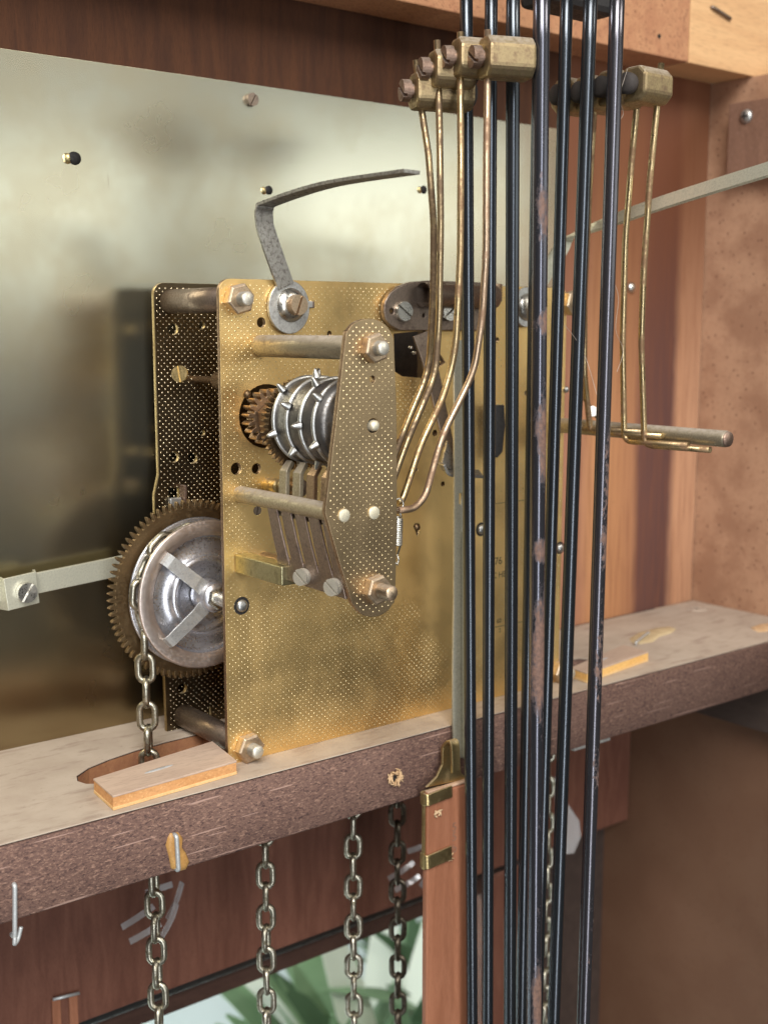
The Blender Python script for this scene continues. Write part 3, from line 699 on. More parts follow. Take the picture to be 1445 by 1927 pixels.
def dimples(name, outline, holes, y, mat, parent, bare=(), u1=1e9, r0=0.30, seed=0.0, fade=0.0):
    """the rolled-in dot pattern as real little domes on the plate face"""
    us = [p[0] for p in outline]; vs = [p[1] for p in outline]; b = MB(); V = []; Fc = []
    PX_, PZ_ = 2.05, 1.95; i0 = int(min(us) / PX_) - 1
    hb = [(min(p[0] for p in h), max(p[0] for p in h), min(p[1] for p in h), max(p[1] for p in h), h) for h in holes]
    for j in range(int(min(vs) / PZ_ * 2) - 1, int(max(vs) / PZ_ * 2) + 2):
        for i in range(i0, int(min(max(us), u1) / PX_) + 2):
            u = (i + (0.5 if j % 2 else 0)) * PX_ + 0.25 * noise.noise(Vector((i * 0.05, j * 0.05, seed))); v = j * PZ_ / 2 + 0.2 * noise.noise(Vector((i * 0.05, j * 0.05, seed + 9)))
            if u > u1 or not inside(u, v, outline): continue
            if not all(inside(u + a, v + c, outline) for a, c in ((0.9, 0), (-0.9, 0), (0, 0.9), (0, -0.9))): continue
            if any(h[0] - 0.6 < u < h[1] + 0.6 and h[2] - 0.6 < v < h[3] + 0.6 for h in hb): continue
            rr = r0 * (0.82 + 0.55 * noise.noise(Vector((u * 0.06, v * 0.06, seed + 3))) + random.uniform(-0.12, 0.12))
            w_ = 1.0
            for (x0, z0, rx, rz) in bare:
                e = ((u - x0) / rx) ** 2 + ((v - z0) / rz) ** 2 + 0.5 * noise.noise(Vector((u * 0.08, v * 0.08, 5)))
                w_ = min(w_, max(0.0, (e - 0.7) / 0.5))
            if noise.noise(Vector((u * 0.05, v * 0.05, seed + 20))) < -0.28 * (1 if fade else 9): w_ *= 0.4
            rr *= w_
            if rr < 0.09: continue
            k = len(V)
            for q in range(6):
                a = PI / 3 * q; V.append((u + rr * math.cos(a), y, v + rr * math.sin(a)))
            for q in range(6):
                a = PI / 3 * q; V.append((u + rr * 0.55 * math.cos(a), y - rr * 0.42, v + rr * 0.55 * math.sin(a)))
            V.append((u, y - rr * 0.58, v))
            for q in range(6):
                q2 = (q + 1) % 6; Fc.append((k + q, k + q2, k + 6 + q2, k + 6 + q)); Fc.append((k + 6 + q, k + 6 + q2, k + 12))
    me = bpy.data.meshes.new(name); me.from_pydata([(x * S, yy * S, z * S) for x, yy, z in V], [], Fc)
    me.polygons.foreach_set('use_smooth', [True] * len(me.polygons)); me.update()
    me.materials.append(M[mat]); o = bpy.data.objects.new(name, me); COL.objects.link(o)
    place(o, parent, Vector((0, 0, 0))); o['kind'] = 'stuff'; return o
dimples('dimples', out, holes, 0.0, 'dot_gold', mv, [(70, 66, 27, 30), (90, 38, 17, 16), (20, 74, 14, 7)], fade=0.0, r0=0.225)
def pb(px, py): q = onY(px, py, 38); return (q.x, q.z)
outb = [(0.5, -1), (138, -1), (138.6, 138), (137, 140), (3.5, 140.2)] + [(3.5 - 3.5 * math.sin(a * PI / 12), 136.7 + 3.5 * math.cos(a * PI / 12)) for a in range(1, 7)] + [(0, 82), (-1.6, 76), (-1.6, 62), (-0.5, 55)]
cut_plate('back_plate', outb, [circ(*pb(326, 619), 1.8), circ(*pb(380, 612), 1.2), circ(*pb(328, 860), 1.7), circ(*pb(363, 862), 1.7), circ(*pb(381, 814), 1.0), circ(*pb(343, 1296), 1.7)] + [rrect(pb(318, 938)[0], pb(340, 948)[1], pb(338, 938)[0], pb(330, 918)[1], 0.4)],
          (0, 38.75, 0), (1, 0, 0), (0, 0, 1), 1.5, 'brass_back', mv, 0.12, edge_mat='brass')
dimples('dimples', outb, [], 38.0, 'dot_dim', mv, u1=24, seed=4)
# pillars between the plates, with nuts outside
for px, py, r in ((447, 563, 4.3), (467, 1405, 4.1), (1072, 570, 4.0), (1052, 1262, 4.0)):
    x, z = pf(px, py); z0 = z - (0 if py > 900 else 0)
    x = x - (0.3 if px < 600 else 0)
    obj('pillar', MB().lathe([(2.2, 1.4), (3.6, 1.5), (3.6, 37.95), (2.2, 38.1)], (x, 0, z), (0, 1, 0), 24), 'brown_steel', mv)
    add_nut(mv, (x, -0.05, z), FR, 4.5, 3.0, 2.05, 3.0, 14 if py < 900 else 5, mat='nut_brass')
# arbor with slotted collar_screw between the plates
x, z = onY(352, 712, 34).x, onY(352, 712, 34).z
ar = obj('arbor', MB().lathe([(0.9, 1.3), (0.9, 12), (2.6, 12), (2.6, 24), (1.0, 24), (1.0, 38.05)], (x + 5, 0, z - 0.4), (0, 1, 0), 20), 'brass_edge', mv)
b = MB(); screw_head(b, (onX(352, 712, 4).x, 30, z + 1.5), (-0.75, -0.65, 0.1), 2.5, 1.2, 100); obj('collar_screw', b, 'brass', ar)
# a click spring on the back plate
q = pb(326, 948); obj('click', MB().box((q[0] - 1.8, 36.3, q[1] - 2.2), (q[0] + 2.2, 37.95, q[1] + 2.0)), 'zinc', mv, 0.3)
q = pb(340, 930); obj('click_pin', MB().box((q[0] - 0.3, 34.8, q[1] - 3), (q[0] + 0.5, 37.95, q[1] + 3)), 'copper', mv, 0.1)
q = onY(396, 1345, 30); obj('taper_pin', MB().lathe([(0.7, 0), (0.5, 2.5), (0.05, 4.5)], (q.x, 30, q.z - 2), (0, 0, 1), 10), 'brass_bright', mv)
# pivots showing on the front plate
for px, py, r, ring in ((455, 1140, 1.9, 1), (1053, 1031, 1.6, 1), (1064, 733, 1.2, 0), (905, 996, 1.7, 1)):
    x, z = pf(px, py)
    pv = obj('pivot', MB().lathe([(r, 0.0), (r * 0.95, 0.5), (r * 0.6, 0.95), (0, 1.1)], (x, 0, z), FR, 20), 'rim', mv)
    if ring: obj('oil_ring', MB().lathe([(r * 0.9, 0), (r * 0.9, 0.12), (r * 1.35, 0.12), (r * 1.4, 0.0)], (x, 0, z), FR, 24, False), 'hole', pv)
b = MB(); x, z = pf(485, 961); screw_head(b, (x, 0.9, z), FR, 1.3, 0.8, 80); obj('sunk_screw', b, 'brown_steel', mv)
x, z = pf(785, 992); obj('oil_drop', MB().lathe([(0.1, 1.0), (1.1, 0.7), (1.2, 0), (0.2, -1)], (x, 0.4, z), FR, 14), 'gear_dark', mv)
# stamped writing
def stamp(txt, px, py, size, mat='print'):
    cu = bpy.data.curves.new('stamp', 'FONT'); cu.body = txt; cu.size = size * S; cu.extrude = 0.00002
    o = bpy.data.objects.new('tmp', cu); COL.objects.link(o); dg = bpy.context.evaluated_depsgraph_get()
    me = bpy.data.meshes.new_from_object(o.evaluated_get(dg)); bpy.data.objects.remove(o)
    me.materials.append(M[mat]); o = bpy.data.objects.new('stamped_mark', me); COL.objects.link(o)
    x, z = pf(px, py); place(o, mv, Vector((x, -0.03, z))); o.rotation_euler = (PI / 2, 0, 0); return o
stamp("76", 930, 1063, 3.6); stamp("C HE", 926, 1089, 2.9)
stamp('UNA', 930, 1112, 2.4) if False else None
stamp('60', 934, 1173, 2.2); stamp('2', 938, 1190, 2.0)
x, z = pf(928, 1181); obj('stamped_line', MB().box((x, -0.05, z - 0.1), (x + 22, 0.0, z + 0.1)), 'print', mv)
x, z = pf(930, 948); obj('stamped_line', MB().box((x, -0.05, z - 0.08), (x + 22, 0.0, z + 0.08)), 'print', mv)

# ---------------------------------------------------------------- chain wheel between the plates
AX, AZ = 5.5, 47.0
wh = empty('chain_wheel', (AX, 24, AZ), None, None, parent=mv)
b = MB(); b.prism([(AX + u, 28.6, AZ + v) for u, v in gear_outline(28.0, 25.7, 80)], (0, 1.6, 0)); obj('great_wheel', b, 'gear', wh, 0.1)
obj('back_rim', MB().lathe([(10, 27.0), (20, 27.0), (22.6, 26.2), (22.9, 25.8), (22.4, 25.5), (19.6, 26.0), (18.4, 25.0), (10, 25)], (AX, 0, AZ), (0, 1, 0), 96), 'chrome', wh)
obj('sprocket', MB().lathe([(17.4, 25.5), (16.2, 24.4), (16.2, 22.6), (17.4, 21.5)], (AX, 0, AZ), (0, 1, 0), 64), 'drum', wh)
obj('front_rim', MB().lathe([(17.4, 21.6), (20.0, 21.4), (22.3, 20.6), (22.8, 20.2), (22.4, 19.8), (22.2, 19.7), (18.2, 19.5), (17.9, 20.0)], (AX, 0, AZ), (0, 1, 0), 96), 'chrome_warm', wh)
obj('dished_disc', MB().lathe([(17.95, 19.7), (17.7, 21.2), (17.0, 21.6), (12.6, 21.2), (12.0, 20.2), (11.2, 19.3), (10.2, 19.6), (8.8, 20.9), (8.0, 21.6), (4.5, 21.6)], (AX, 0, AZ), (0, 1, 0), 96), 'chrome', wh)
obj('wheel_arbor', MB().lathe([(1.0, -0.2), (1.0, 1.3), (2.3, 1.6), (2.3, 4), (1.9, 4.4), (2.3, 5.0), (1.9, 5.6), (2.3, 6.2), (1.9, 6.8), (2.2, 7.4), (2.2, 18)], (AX, 0, AZ), (0, 1, 0), 24), 'steel', wh)
hb = obj('hub', MB().lathe([(2.2, 13.2), (4.2, 13.6), (4.6, 14.4), (4.6, 17.0), (4.9, 17.2), (4.9, 21)], (AX, 0, AZ), (0, 1, 0), 40), 'chrome', wh)
b = MB(); hexnut(b, (AX, 15.5, AZ), FR, 3.6, 3.2, 20); obj('hub_nut', b, 'steel', hb)
for ang in (138, 222, 10):
    a = math.radians(ang); u = Vector((math.cos(a), 0, math.sin(a))); wv = Vector((-math.sin(a), 0, math.cos(a))); c = Vector((AX, 0, AZ))
    path = [c + u * 4.2 + Vector((0, 16.2, 0)), c + u * 7 + Vector((0, 16.2, 0)), c + u * 17.2 + Vector((0, 18.1, 0)), c + u * 18.6 + Vector((0, 18.6, 0)), c + u * 19.2 + Vector((0, 19.6, 0))]
    obj('spring_arm', MB().strip(path, wv, [5.0, 4.4, 4.0, 4.0, 4.0], 0.55), 'zinc', wh, 0.1)

# ================================================================== chains
PITCH, LW, WR = 7.3, 6.6, 1.02
def link_mesh(name, mat, wr=WR):
    L2 = (PITCH + 2 * WR) / 2 - WR + 0.35; w2 = LW / 2 - WR; st = L2 - w2; path = []
    for i in range(9): a = PI * i / 8; path.append(Vector((w2 * math.cos(a), 0, st + w2 * math.sin(a))))
    for i in range(9): a = PI + PI * i / 8; path.append(Vector((w2 * math.cos(a), 0, -st + w2 * math.sin(a))))
    n = len(path); k = 9; vs = []; fs = []
    for i, p in enumerate(path):
        d = (path[(i + 1) % n] - path[i - 1]).normalized(); a_ = Vector((0, 1, 0)); b_ = d.cross(a_)
        for j in range(k):
            t_ = 2 * PI * j / k; vs.append((p + (a_ * math.cos(t_) + b_ * math.sin(t_)) * wr) * S)
    for i in range(n):
        for j in range(k): fs.append((i * k + j, ((i + 1) % n) * k + j, ((i + 1) % n) * k + (j + 1) % k, i * k + (j + 1) % k))
    me = bpy.data.meshes.new(name); me.from_pydata(vs, [], fs)
    for p in me.polygons: p.use_smooth = True
    me.materials.append(M[mat]); return me
LM = link_mesh('link', 'chain'); LMD = link_mesh('link', 'chain_dark')
def chain(top, bottom, label, me, phase=0, wrap=None, tw=0.0, seed=1):
    random.seed(seed)
    top, bottom = Vector(top), Vector(bottom); d = bottom - top; n = int(d.length / PITCH) + 1; u = d.normalized()
    t_ = empty('chain', bottom, label, 'chain', 'weight chains')
    tilt = u.to_track_quat('-Z', 'Y').to_matrix()
    for i in range(n):
        a = tw + (PI / 2 if (i + phase) % 2 else 0) + random.uniform(-0.16, 0.16)
        R = Matrix.Rotation(random.uniform(-0.04, 0.04), 3, 'X') @ Matrix.Rotation(a, 3, 'Z')
        inst('link', me, top + u * PITCH * (i + 0.5), R.to_euler(), t_)
    if wrap:
        for i, ang in enumerate(wrap):
            a = math.radians(ang); p = Vector((AX + 20.6 * math.cos(a), 23.4, AZ + 20.6 * math.sin(a)))
            R = Matrix.Rotation(-a, 3, 'Y') @ Matrix.Rotation(0 if i % 2 else PI / 2, 3, 'Z')
            inst('link', me, p, R.to_euler(), t_)
    return t_
ca, cb_ = onY(270, 1208, 23.0), onY(301, 1940, 17)
VIEW = -0.66
chain((ca.x + 0.4, 23.0, ca.z + 3), (onY(290, 1480, 22).x, 21.5, onY(290, 1480, 22).z), 'short chain from the toothed wheel down into the shelf slot', LM, 1, wrap=[186, 163, 139, 116], tw=VIEW, seed=2) if False else None
zt = ca.z + 3
chain((ca.x + 0.4, 23.0, zt), (cb_.x, 17.0, cb_.z - 10), 'leftmost chain, running from the toothed wheel down through the shelf slot', LM, 1, wrap=[196, 174, 152, 130, 108], tw=VIEW, seed=2)
for px, pt, pb_, yy, me, lab, ph in ((500, 1590, 1940, 20, LM, 'second chain from the left, hanging under the shelf', 0), (664, 1500, 1940, 19, LM, 'third chain from the left, pale brass, hanging under the shelf', 1), (747, 1480, 1940, 25, LMD, 'darkest chain, hanging just left of the wooden pendulum rod', 0), (1031, 1400, 1940, 20, LM, 'chain half hidden behind the black rods under the shelf', 1)):
    a_, b_ = onY(px, pt, yy), onY(px + (2 if px < 900 else -9), pb_, yy)
    chain(a_ + Vector((0, 0, 8)), b_ - Vector((0, 0, 8)), lab, me, ph, tw=VIEW, seed=px)

# ================================================================== strike assembly (parts of the movement)
SY = -52.0
def ps(px, py, y=SY): q = onY(px, py, y); return q
sp = [ps(*q) for q in ((650, 640), (655, 622), (668, 607), (690, 600), (712, 603), (730, 616), (741, 638), (746, 760), (747, 930), (744, 1110), (738, 1138), (722, 1155), (700, 1161), (678, 1154), (662, 1134), (640, 1060), (612, 965), (632, 800))]
spo = [(q.x, q.z) for q in catmull([sp[-1]] + sp[:7], 4)[4:]] + [(q.x, q.z) for q in catmull(sp[7:15], 4)] + [(q.x, q.z) for q in sp[15:]]
cut_plate('strike_plate', spo, [circ(ps(701, 714).x, ps(701, 714).z, 0.9, 14), circ(ps(702, 801).x, ps(702, 801).z, 1.9, 18)], (0, SY + 0.75, 0), (1, 0, 0), (0, 0, 1), 1.5, 'brass_strike', mv, 0.12, edge_mat='brass_edge')
DX, DZ = ps(703, 801).x, ps(703, 801).z
dimples('dimples', spo, [circ(ps(701, 714).x, ps(701, 714).z, 0.9, 14), circ(ps(702, 801).x, ps(702, 801).z, 1.9, 18)], SY, 'dot_gold', mv, seed=7, r0=0.26)
b = MB(); stud(b, (ps(708, 656).x, SY - 3.0, ps(708, 656).z), FR, 1.9, 1.4)
add_nut(mv, (ps(700, 655).x, SY, ps(700, 655).z), FR, 3.9, 2.6, 1.9, 2.2, 18)
add_nut(mv, (ps(704, 1108).x, SY, ps(704, 1108).z), FR, 4.0, 2.8, 2.0, 4.6, 12, smat='nut_brass')
for px, py in ((647, 970), (703, 965)):
    q = ps(px, py); obj('rivet', MB().lathe([(1.7, 0), (1.7, 0.35), (1.5, 0.5), (0, 0.5)], (q.x, SY, q.z), FR, 24), 'pale_rivet', mv)
obj('drum_pivot', MB().lathe([(1.45, -2), (1.4, 0.3), (1.0, 0.8), (0, 0.9)], (DX + 0.2, SY, DZ), FR, 18), 'pale_rivet', mv)
# pillars
q = ps(700, 655); obj('strike_pillar', MB().lathe([(2.9, 0), (3.1, 0.5), (3.1, 50.3), (2.4, 50.5)], (q.x, 0, q.z), FR, 28), metal('dusty_grey_pillar', (0.46, 0.40, 0.29), 0.5, (0.30, 0.25, 0.18), dust=0.9), mv)
M['dusty_pillar'] = bpy.data.materials['dusty_grey_pillar']
q0 = onY(452, 930, 0); q1 = ps(647, 969)
obj('lower_strike_pillar', MB().lathe([(2.4, 0), (2.4, (q1 - Vector((q0.x, -0.2, q0.z))).length - 0.8)], (q0.x, -0.1, q0.z), (q1 - Vector((q0.x, 0, q0.z))), 24), 'dusty_pillar', mv)
q = onY(505, 912, 0); obj('rear_bush', MB().lathe([(0, 6), (2.0, 6), (2.2, 5.4), (2.2, 0)], (q.x, 0, q.z), FR, 22), 'brass', mv)
q = onY(545, 915, 0); obj('rear_bush', MB().lathe([(0, 6), (2.6, 6), (2.8, 5.4), (2.8, 0)], (q.x, 0, q.z), FR, 22), 'brown_steel', mv)
q = ps(722, 1110); obj('strike_pillar', MB().lathe([(2.4, 0), (2.4, 50.4)], (ps(704, 1108).x, 0, ps(704, 1108).z), FR, 22), 'brown_steel', mv)
# pin drum
dr = obj('pin_drum', MB().lathe([(2, 22.8), (11.2, 22.8), (11.4, 23.2), (11.4, 44.5), (10, 45.2), (4, 45.4), (3, 48), (1.4, 48), (1.4, 51)], (DX, 0, DZ), FR, 64), 'drum', mv)
random.seed(4)
for k, yy in enumerate((23.4, 29.6, 35.8, 41.8)):
    rg = obj('drum_ring', MB().lathe([(11.3, yy - 0.42), (12.0, yy - 0.36), (12.05, yy), (12.0, yy + 0.36), (11.3, yy + 0.42)], (DX, 0, DZ), FR, 72), 'rim', dr)
    for i in range(6):
        a = math.radians(i * 60 + k * 23 + 16)
        u = Vector((math.cos(a), 0, math.sin(a))); c = Vector((DX, -yy, DZ)); tv = Vector((-math.sin(a), 0, math.cos(a)))
        pin = MB().lathe([(1.25, 0), (0.95, 0.7), (0.6, 1.8), (0.3, 2.3), (0, 2.4)], c + u * 11.8 , u, 10)
        obj('pin', pin, 'rim', rg)
def gear_part(name, cx, cz, y0, th, R, root, n, mat, rot=0.0, bev=0.08):
    b = MB(); ca, sa = math.cos(rot), math.sin(rot)
    b.prism([(cx + u * ca - v * sa, y0, cz + u * sa + v * ca) for u, v in gear_outline(R, root, n)], (0, -th, 0)); return obj(name, b, mat, mv, bev)
gear_part('drum_gear', DX - 0.2, DZ - 1.6, -18.6, 1.6, 12.7, 11.0, 48, 'gear_dark')
gear_part('change_gear', 14.4, 101.4, -0.2, 4.0, 8.2, 6.3, 20, 'brass_edge', 0.2, 0.15)
b = MB(); hexnut(b, (14.0, -4.3, 101.2), FR, 5.4, 11.5, 38); obj('hub_block', b, 'brass_edge', mv, 0.15)
q = onY(465, 742, -3); obj('soot_spot', MB().lathe([(0, 1.4), (0.9, 1.2), (1.3, 0.4), (1.2, 0)], (q.x, -2.8, q.z), FR, 12), 'gear_dark', mv)
# hammer tails (brass levers reaching up to the drum)
TX = 6.0
for k, yy in enumerate((-22, -28.5, -35, -41.5)):
    zt_ = 88.2
    path = [(DX - 8.6 + k * 0.1, yy, 76), (DX - 7.6, yy, 80), (DX - 7.2, yy, zt_), (DX - 5.2, yy, zt_ + 2.5)]
    obj('hammer_tail', MB().strip(path, (0, 1, 0), [3.6, 3.6, 3.4, 2.6], 1.3), 'dusty_pillar' if k < 2 else 'brass_edge', mv, 0.15)
# comb of flat springs below them
TOPZ, BOTZ = 81.0, 60.0
cbm = obj('spring_comb', MB().prism([onX(528, 1088, 5.5), onX(650, 1128, 5.5), onX(640, 1078, 5.3), onX(600, 1066, 5.2), onX(560, 1057, 5.2), onX(520, 1048, 5.3)], (0.9, 0, 0)), 'comb', mv, 0.15)
for k in range(5):
    xa, xb = 512 + k * 25.5, 537 + k * 27.0
    ta = onX(xa, 950 + k * 4.5, 3.6); bo = onX(xb, 1064 + k * 8.5, 5.6)
    obj('spring_finger', MB().strip([ta, ta.lerp(bo, 0.5) + Vector((-0.2, 0, 0)), bo], (0, 1, 0), [4.5, 4.8, 5.2], 0.6), 'comb', cbm, 0.1)
for px, py in ((572, 1085), (630, 1104)):
    q = onX(px, py, 4.6); b = MB(); screw_head(b, q, (-1, -0.35, 0.05), 2.3, 1.9, 140); obj('comb_screw', b, 'stud', cbm)
# bracket that carries the comb
a_, b2 = onY(448, 1040, -0.2), onX(527, 1078, 6.5)
br = MB().box((3.5, -24, 57.0), (8.5, -0.05, 62.5)); obj('comb_bracket', br, metal('green_brass', (0.42, 0.38, 0.22), 0.4, (0.25, 0.22, 0.12)), mv, 0.4)
# white return spring at the right of the strike plate
b = MB(); c0, c1 = ps(749, 968, -47), ps(747, 1040, -47)
pts = [c0.lerp(c1, 0.0) + Vector((0, 0, 1.8))]
N = 15; 
for i in range(N * 10 + 1):
    f_ = i / (N * 10); a = 2 * PI * N * f_; pts.append(c0.lerp(c1, 0.08 + 0.72 * f_) + Vector((1.15 * math.cos(a), 1.15 * math.sin(a), 0)))
pts.append(c1 + Vector((0, 0, -1.0)))
obj('return_spring', b.tube(pts, 0.3, 5), 'steel', mv)
hk = ps(750, 955, -47); obj('spring_hook', MB().tube([hk + Vector((1.6 * math.cos(a), 0, 1.6 * math.sin(a) + 0.8)) for a in [i * PI / 8 - 0.8 for i in range(15)]], 0.25, 6), 'steel', mv)
obj('spring_hook', MB().tube([c1 + Vector((0, 0, -0.5)), c1 + Vector((0.6, 0, -2.0)), c1 + Vector((0.1, 0, -3.4)), c1 + Vector((-0.5, 0, -2.6))], 0.25, 6), 'steel', mv)

# ---------------------------------------------------------------- hammers (each one swings by itself)
def head_mesh(t_, base, ax, L, Hh, screw_end, mat='hammer_brass', rub=False):
    """octagonal brass block with its clamp screw at one end and a tip at the other"""
    ax = Vector(ax).normalized(); a, b_, w_ = frame(ax); b = MB(); base = Vector(base)
    ch = 0.46; h = Hh / 2; k = h * (1 - ch * 1.0); pts = []
    for u, v in ((k, h), (h, k), (h, -k), (k, -h), (-k, -h), (-h, -k), (-h, k), (-k, h)): pts.append(base + a * u + b_ * v)
    hd = obj('head', b.prism(pts, ax * L), mat, t_, 0.9)
    if screw_end is not None:
        b = MB(); 
        b.lathe([(1.9, -0.9), (1.9, 0.1)], base, ax, 20)
        screw_head(b, base - ax * 0.9, -ax, 3.0, 2.4, screw_end, 0.36)
        obj('clamp_screw', b, 'copper', hd)
    return hd
HAX = Vector((0.93, -0.37, 0.0)).normalized()      # the left hammers strike towards the rods, at a slant
left = [ # wire pixel at head, head base px, y, wire path lower points(px,py,y)
    dict(y=-47, top=(917, 150), stub=(917, 66), base=(908, 108), L=13.4, H=10.8, sc=150,
         path=[(748, 960, -47), (778, 958, -46), (800, 935, -46), (815, 880, -46), (832, 820, -46), (878, 728, -47), (893, 690, -48), (907, 600, -49), (914, 480, -50), (915, 300, -50)], mat='wire_cu', lab='front brass chime hammer of the left set, with the coppery wire crossing the black rods'),
    dict(y=-38, top=(866, 150), stub=(866, 70), base=(855, 108), L=11.5, H=10.2, sc=145,
         path=[(748, 945, -41), (757, 940, -41), (771, 900, -41), (790, 840, -41), (833, 750, -41), (850, 690, -41), (858, 640, -42), (866, 480, -42), (867, 300, -42)], mat='wire', lab='second brass chime hammer from the front in the left set'),
    dict(y=-31, top=(825, 165), stub=(822, 85), base=(811, 130), L=12, H=10.0, sc=140,
         path=[(730, 930, -35), (748, 880, -35), (770, 820, -35), (812, 722, -35), (820, 690, -35), (826, 600, -36), (829, 420, -36), (827, 250, -36)], mat='wire_dark', lab='third brass chime hammer from the front in the left set, screw tilted towards the viewer'),
    dict(y=-25, top=(793, 205), stub=(782, 122), base=(776, 171), L=17, H=10.0, sc=145,
         path=[(728, 900, -29), (745, 850, -29), (768, 790, -29), (799, 716, -29), (808, 680, -29), (815, 560, -30), (816, 420, -30), (806, 290, -30)], mat='wire_dark', lab='lowest and rearmost brass chime hammer of the left set'),
]
for h in left:
    tp_ = onY(*h['top'], h['y']); st = onY(*h['stub'], h['y']) + Vector((0, 0, 1.3))
    pth = [onY(p[0], p[1], p[2]) for p in h['path']]
    t_ = empty('chime_hammer', pth[0], h['lab'], 'hammer', 'left chime hammers')
    sm = round_path(pth[:3] + pth[3:], 4.0, 4)
    sm = sm + [tp_, st]
    obj('wire', MB().tube(sm, 0.98, 12), h['mat'], t_)
    bs = onY(*h['base'], h['y'])
    bs = bs - HAX * 0.0
    hd = head_mesh(t_, bs, HAX, h['L'], h['H'], h['sc'])
    a, b_, w_ = frame(HAX); obj('leather_tip', MB().lathe([(3.4, 0), (3.4, 1.0), (2.6, 1.4), (0, 1.4)], bs + HAX * h['L'], HAX, 20), 'glue_pale' if h['y'] == -47 else 'leather', hd)
# round the edge: right set, striking the other way
arb0 = Vector((137.0, -0.1, 93.0))
sa = empty('strike_arbor', (137, 0, 93), None, None, parent=mv)
obj('shaft', MB().lathe([(2.6, 0), (2.6, 68.8), (2.2, 69.6), (0, 69.8)], arb0, FR, 28), 'dusty_pillar', sa)
obj('shaft_end', MB().lathe([(2.45, 69.5), (2.3, 70.0), (0, 70.1)], arb0, FR, 24), 'copper', sa)
right = [
    dict(y=-50, top=(1236, 196), stub=(1243, 128), base=(1188, 158), L=13.0, bend=(1212, 838), yb=-37.4, end=-66, mat='wire', mid=[(1206, 640), (1210, 520), (1222, 340)], lab='front brass chime hammer of the right set, clear of the black rods'),
    dict(y=-43, top=(1197, 206), stub=(1200, 140), base=(1140, 165), L=13.0, bend=(1174, 830), yb=-29.1, end=-58, mat='wire', mid=[(1171, 640), (1176, 450), (1188, 300)], lab='second chime hammer of the right set, its head behind the rightmost black rod'),
    dict(y=-36, top=(1117, 214), stub=(1119, 152), base=(1098, 175), L=12.5, bend=(1110, 812), yb=-15.5, end=-48, mat='wire', mid=[(1099, 700), (1099, 560), (1108, 360)], lab='third chime hammer of the right set, dark head between two black rods'),
    dict(y=-29, top=(1098, 218), stub=(1100, 162), base=(1058, 180), L=12.0, bend=(1090, 806), yb=-10, end=-40, mat='wire_dark', mid=[(1084, 700), (1087, 560), (1093, 360)], lab='rearmost chime hammer of the right set, mostly hidden by the black rods'),
]
for k, h in enumerate(right):
    X0 = 133.4 - 0.25 * k; bx = onX(*h['bend'], X0)
    zb_ = bx.z
    pth = [Vector((X0, h['end'], zb_ + (h['end'] - bx.y) * -0.02)), Vector((X0, bx.y, zb_))]
    ym = [bx.y + (h['y'] - bx.y) * f_ for f_ in (0.25, 0.45, 0.75)]
    pth += [onY(p[0], p[1], y_) for p, y_ in zip(h['mid'], ym)]
    t_ = empty('chime_hammer', pth[1], h['lab'], 'hammer', 'right chime hammers')
    tp_ = onY(*h['top'], h['y']); st = onY(*h['stub'], h['y']) + Vector((0, 0, 1.3))
    obj('wire', MB().tube(round_path(pth + [tp_], 3.2, 5) + [st], 0.98, 12), h['mat'], t_)
    bs = onY(*h['base'], h['y']); ax = Vector((1, 0.0, 0))
    hd = head_mesh(t_, bs, ax, h['L'], 10.2, None)
    obj('leather_tip', MB().lathe([(2.6, 0), (2.9, 0.3), (3.1, 1.4), (3.1, 2.8), (2.2, 3.6), (0, 3.7)], bs, -ax, 24), 'leather', hd)
    b = MB(); b.lathe([(2.5, 0), (2.4, 0.9), (1.5, 1.5), (0, 1.6)], bs + ax * h['L'], ax, 20); obj('clamp_screw', b, 'copper', hd)
q = onX(1112, 775, 134); b = MB(); screw_head(b, q, (-0.5, -0.8, 0.2), 1.8, 1.8, 30); obj('set_screw', b, 'steel', sa)
q = onX(1100, 752, 134); obj('stop_wire', MB().tube([q + Vector((0, 0, 8)), q, q + Vector((3, -3, -6))], 0.7, 8), 'wire_dark', sa)

# ================================================================== levers on the movement
def strip_smooth(pts, w, wid, th): return MB().strip(round_path(pts, 5, 6), w, wid, th)
# left silence lever
L0 = onY(545, 573, -1.0)
lv = empty('locking_lever', L0, None, None, parent=mv)
p0 = onY(545, 560, -1.3); p1 = onY(502, 440, -1.6); pb2 = onY(497, 396, -2.0)
XL = pb2.x
e = onX(775, 323, XL + 4.0)
disc = onY(543, 578, -0.9)
cut_plate('eye', [(disc.x + 7.0 * math.cos(a) , disc.z + 7.6 * math.sin(a)) for a in [2 * PI * i / 40 for i in range(40)]], [circ(disc.x + 0.3, disc.z, 2.0)], (0, -0.9, 0), (1, 0, 0), (0, 0, 1), 1.2, 'zinc', lv, 0.15)
path = [(p0.x - 1.5, -1.6, p0.z + 3), (p1.x, -1.8, p1.z), (pb2.x, -2.0, pb2.z - 2.5), (pb2.x - .2, -2.6, pb2.z + .5), (pb2.x + 0.1, -6.0, pb2.z + 1.9), (XL + 1.5, e.y * 0.5, (pb2.z + e.z) / 2 + 2.1), (XL + 4, e.y, e.z)]
sm = catmull(path, 6)
obj('arm', MB().strip(sm, [(1, 0, 0)] * len(sm), 5.6, 0.9), 'lever', lv, 0.2)
q = onY(548, 574, -1.6)
obj('washer', MB().lathe([(2.6, 0), (4.9, 0.1), (4.8, 0.5), (3.2, 1.7), (2.6, 1.8)], (q.x, -1.4, q.z), FR, 32), 'steel', lv)
b = MB(); screw_head(b, (q.x + 0.2, -3.1, q.z), FR, 2.9, 2.6, 70); obj('pivot_screw', b, 'nut_brass', lv)
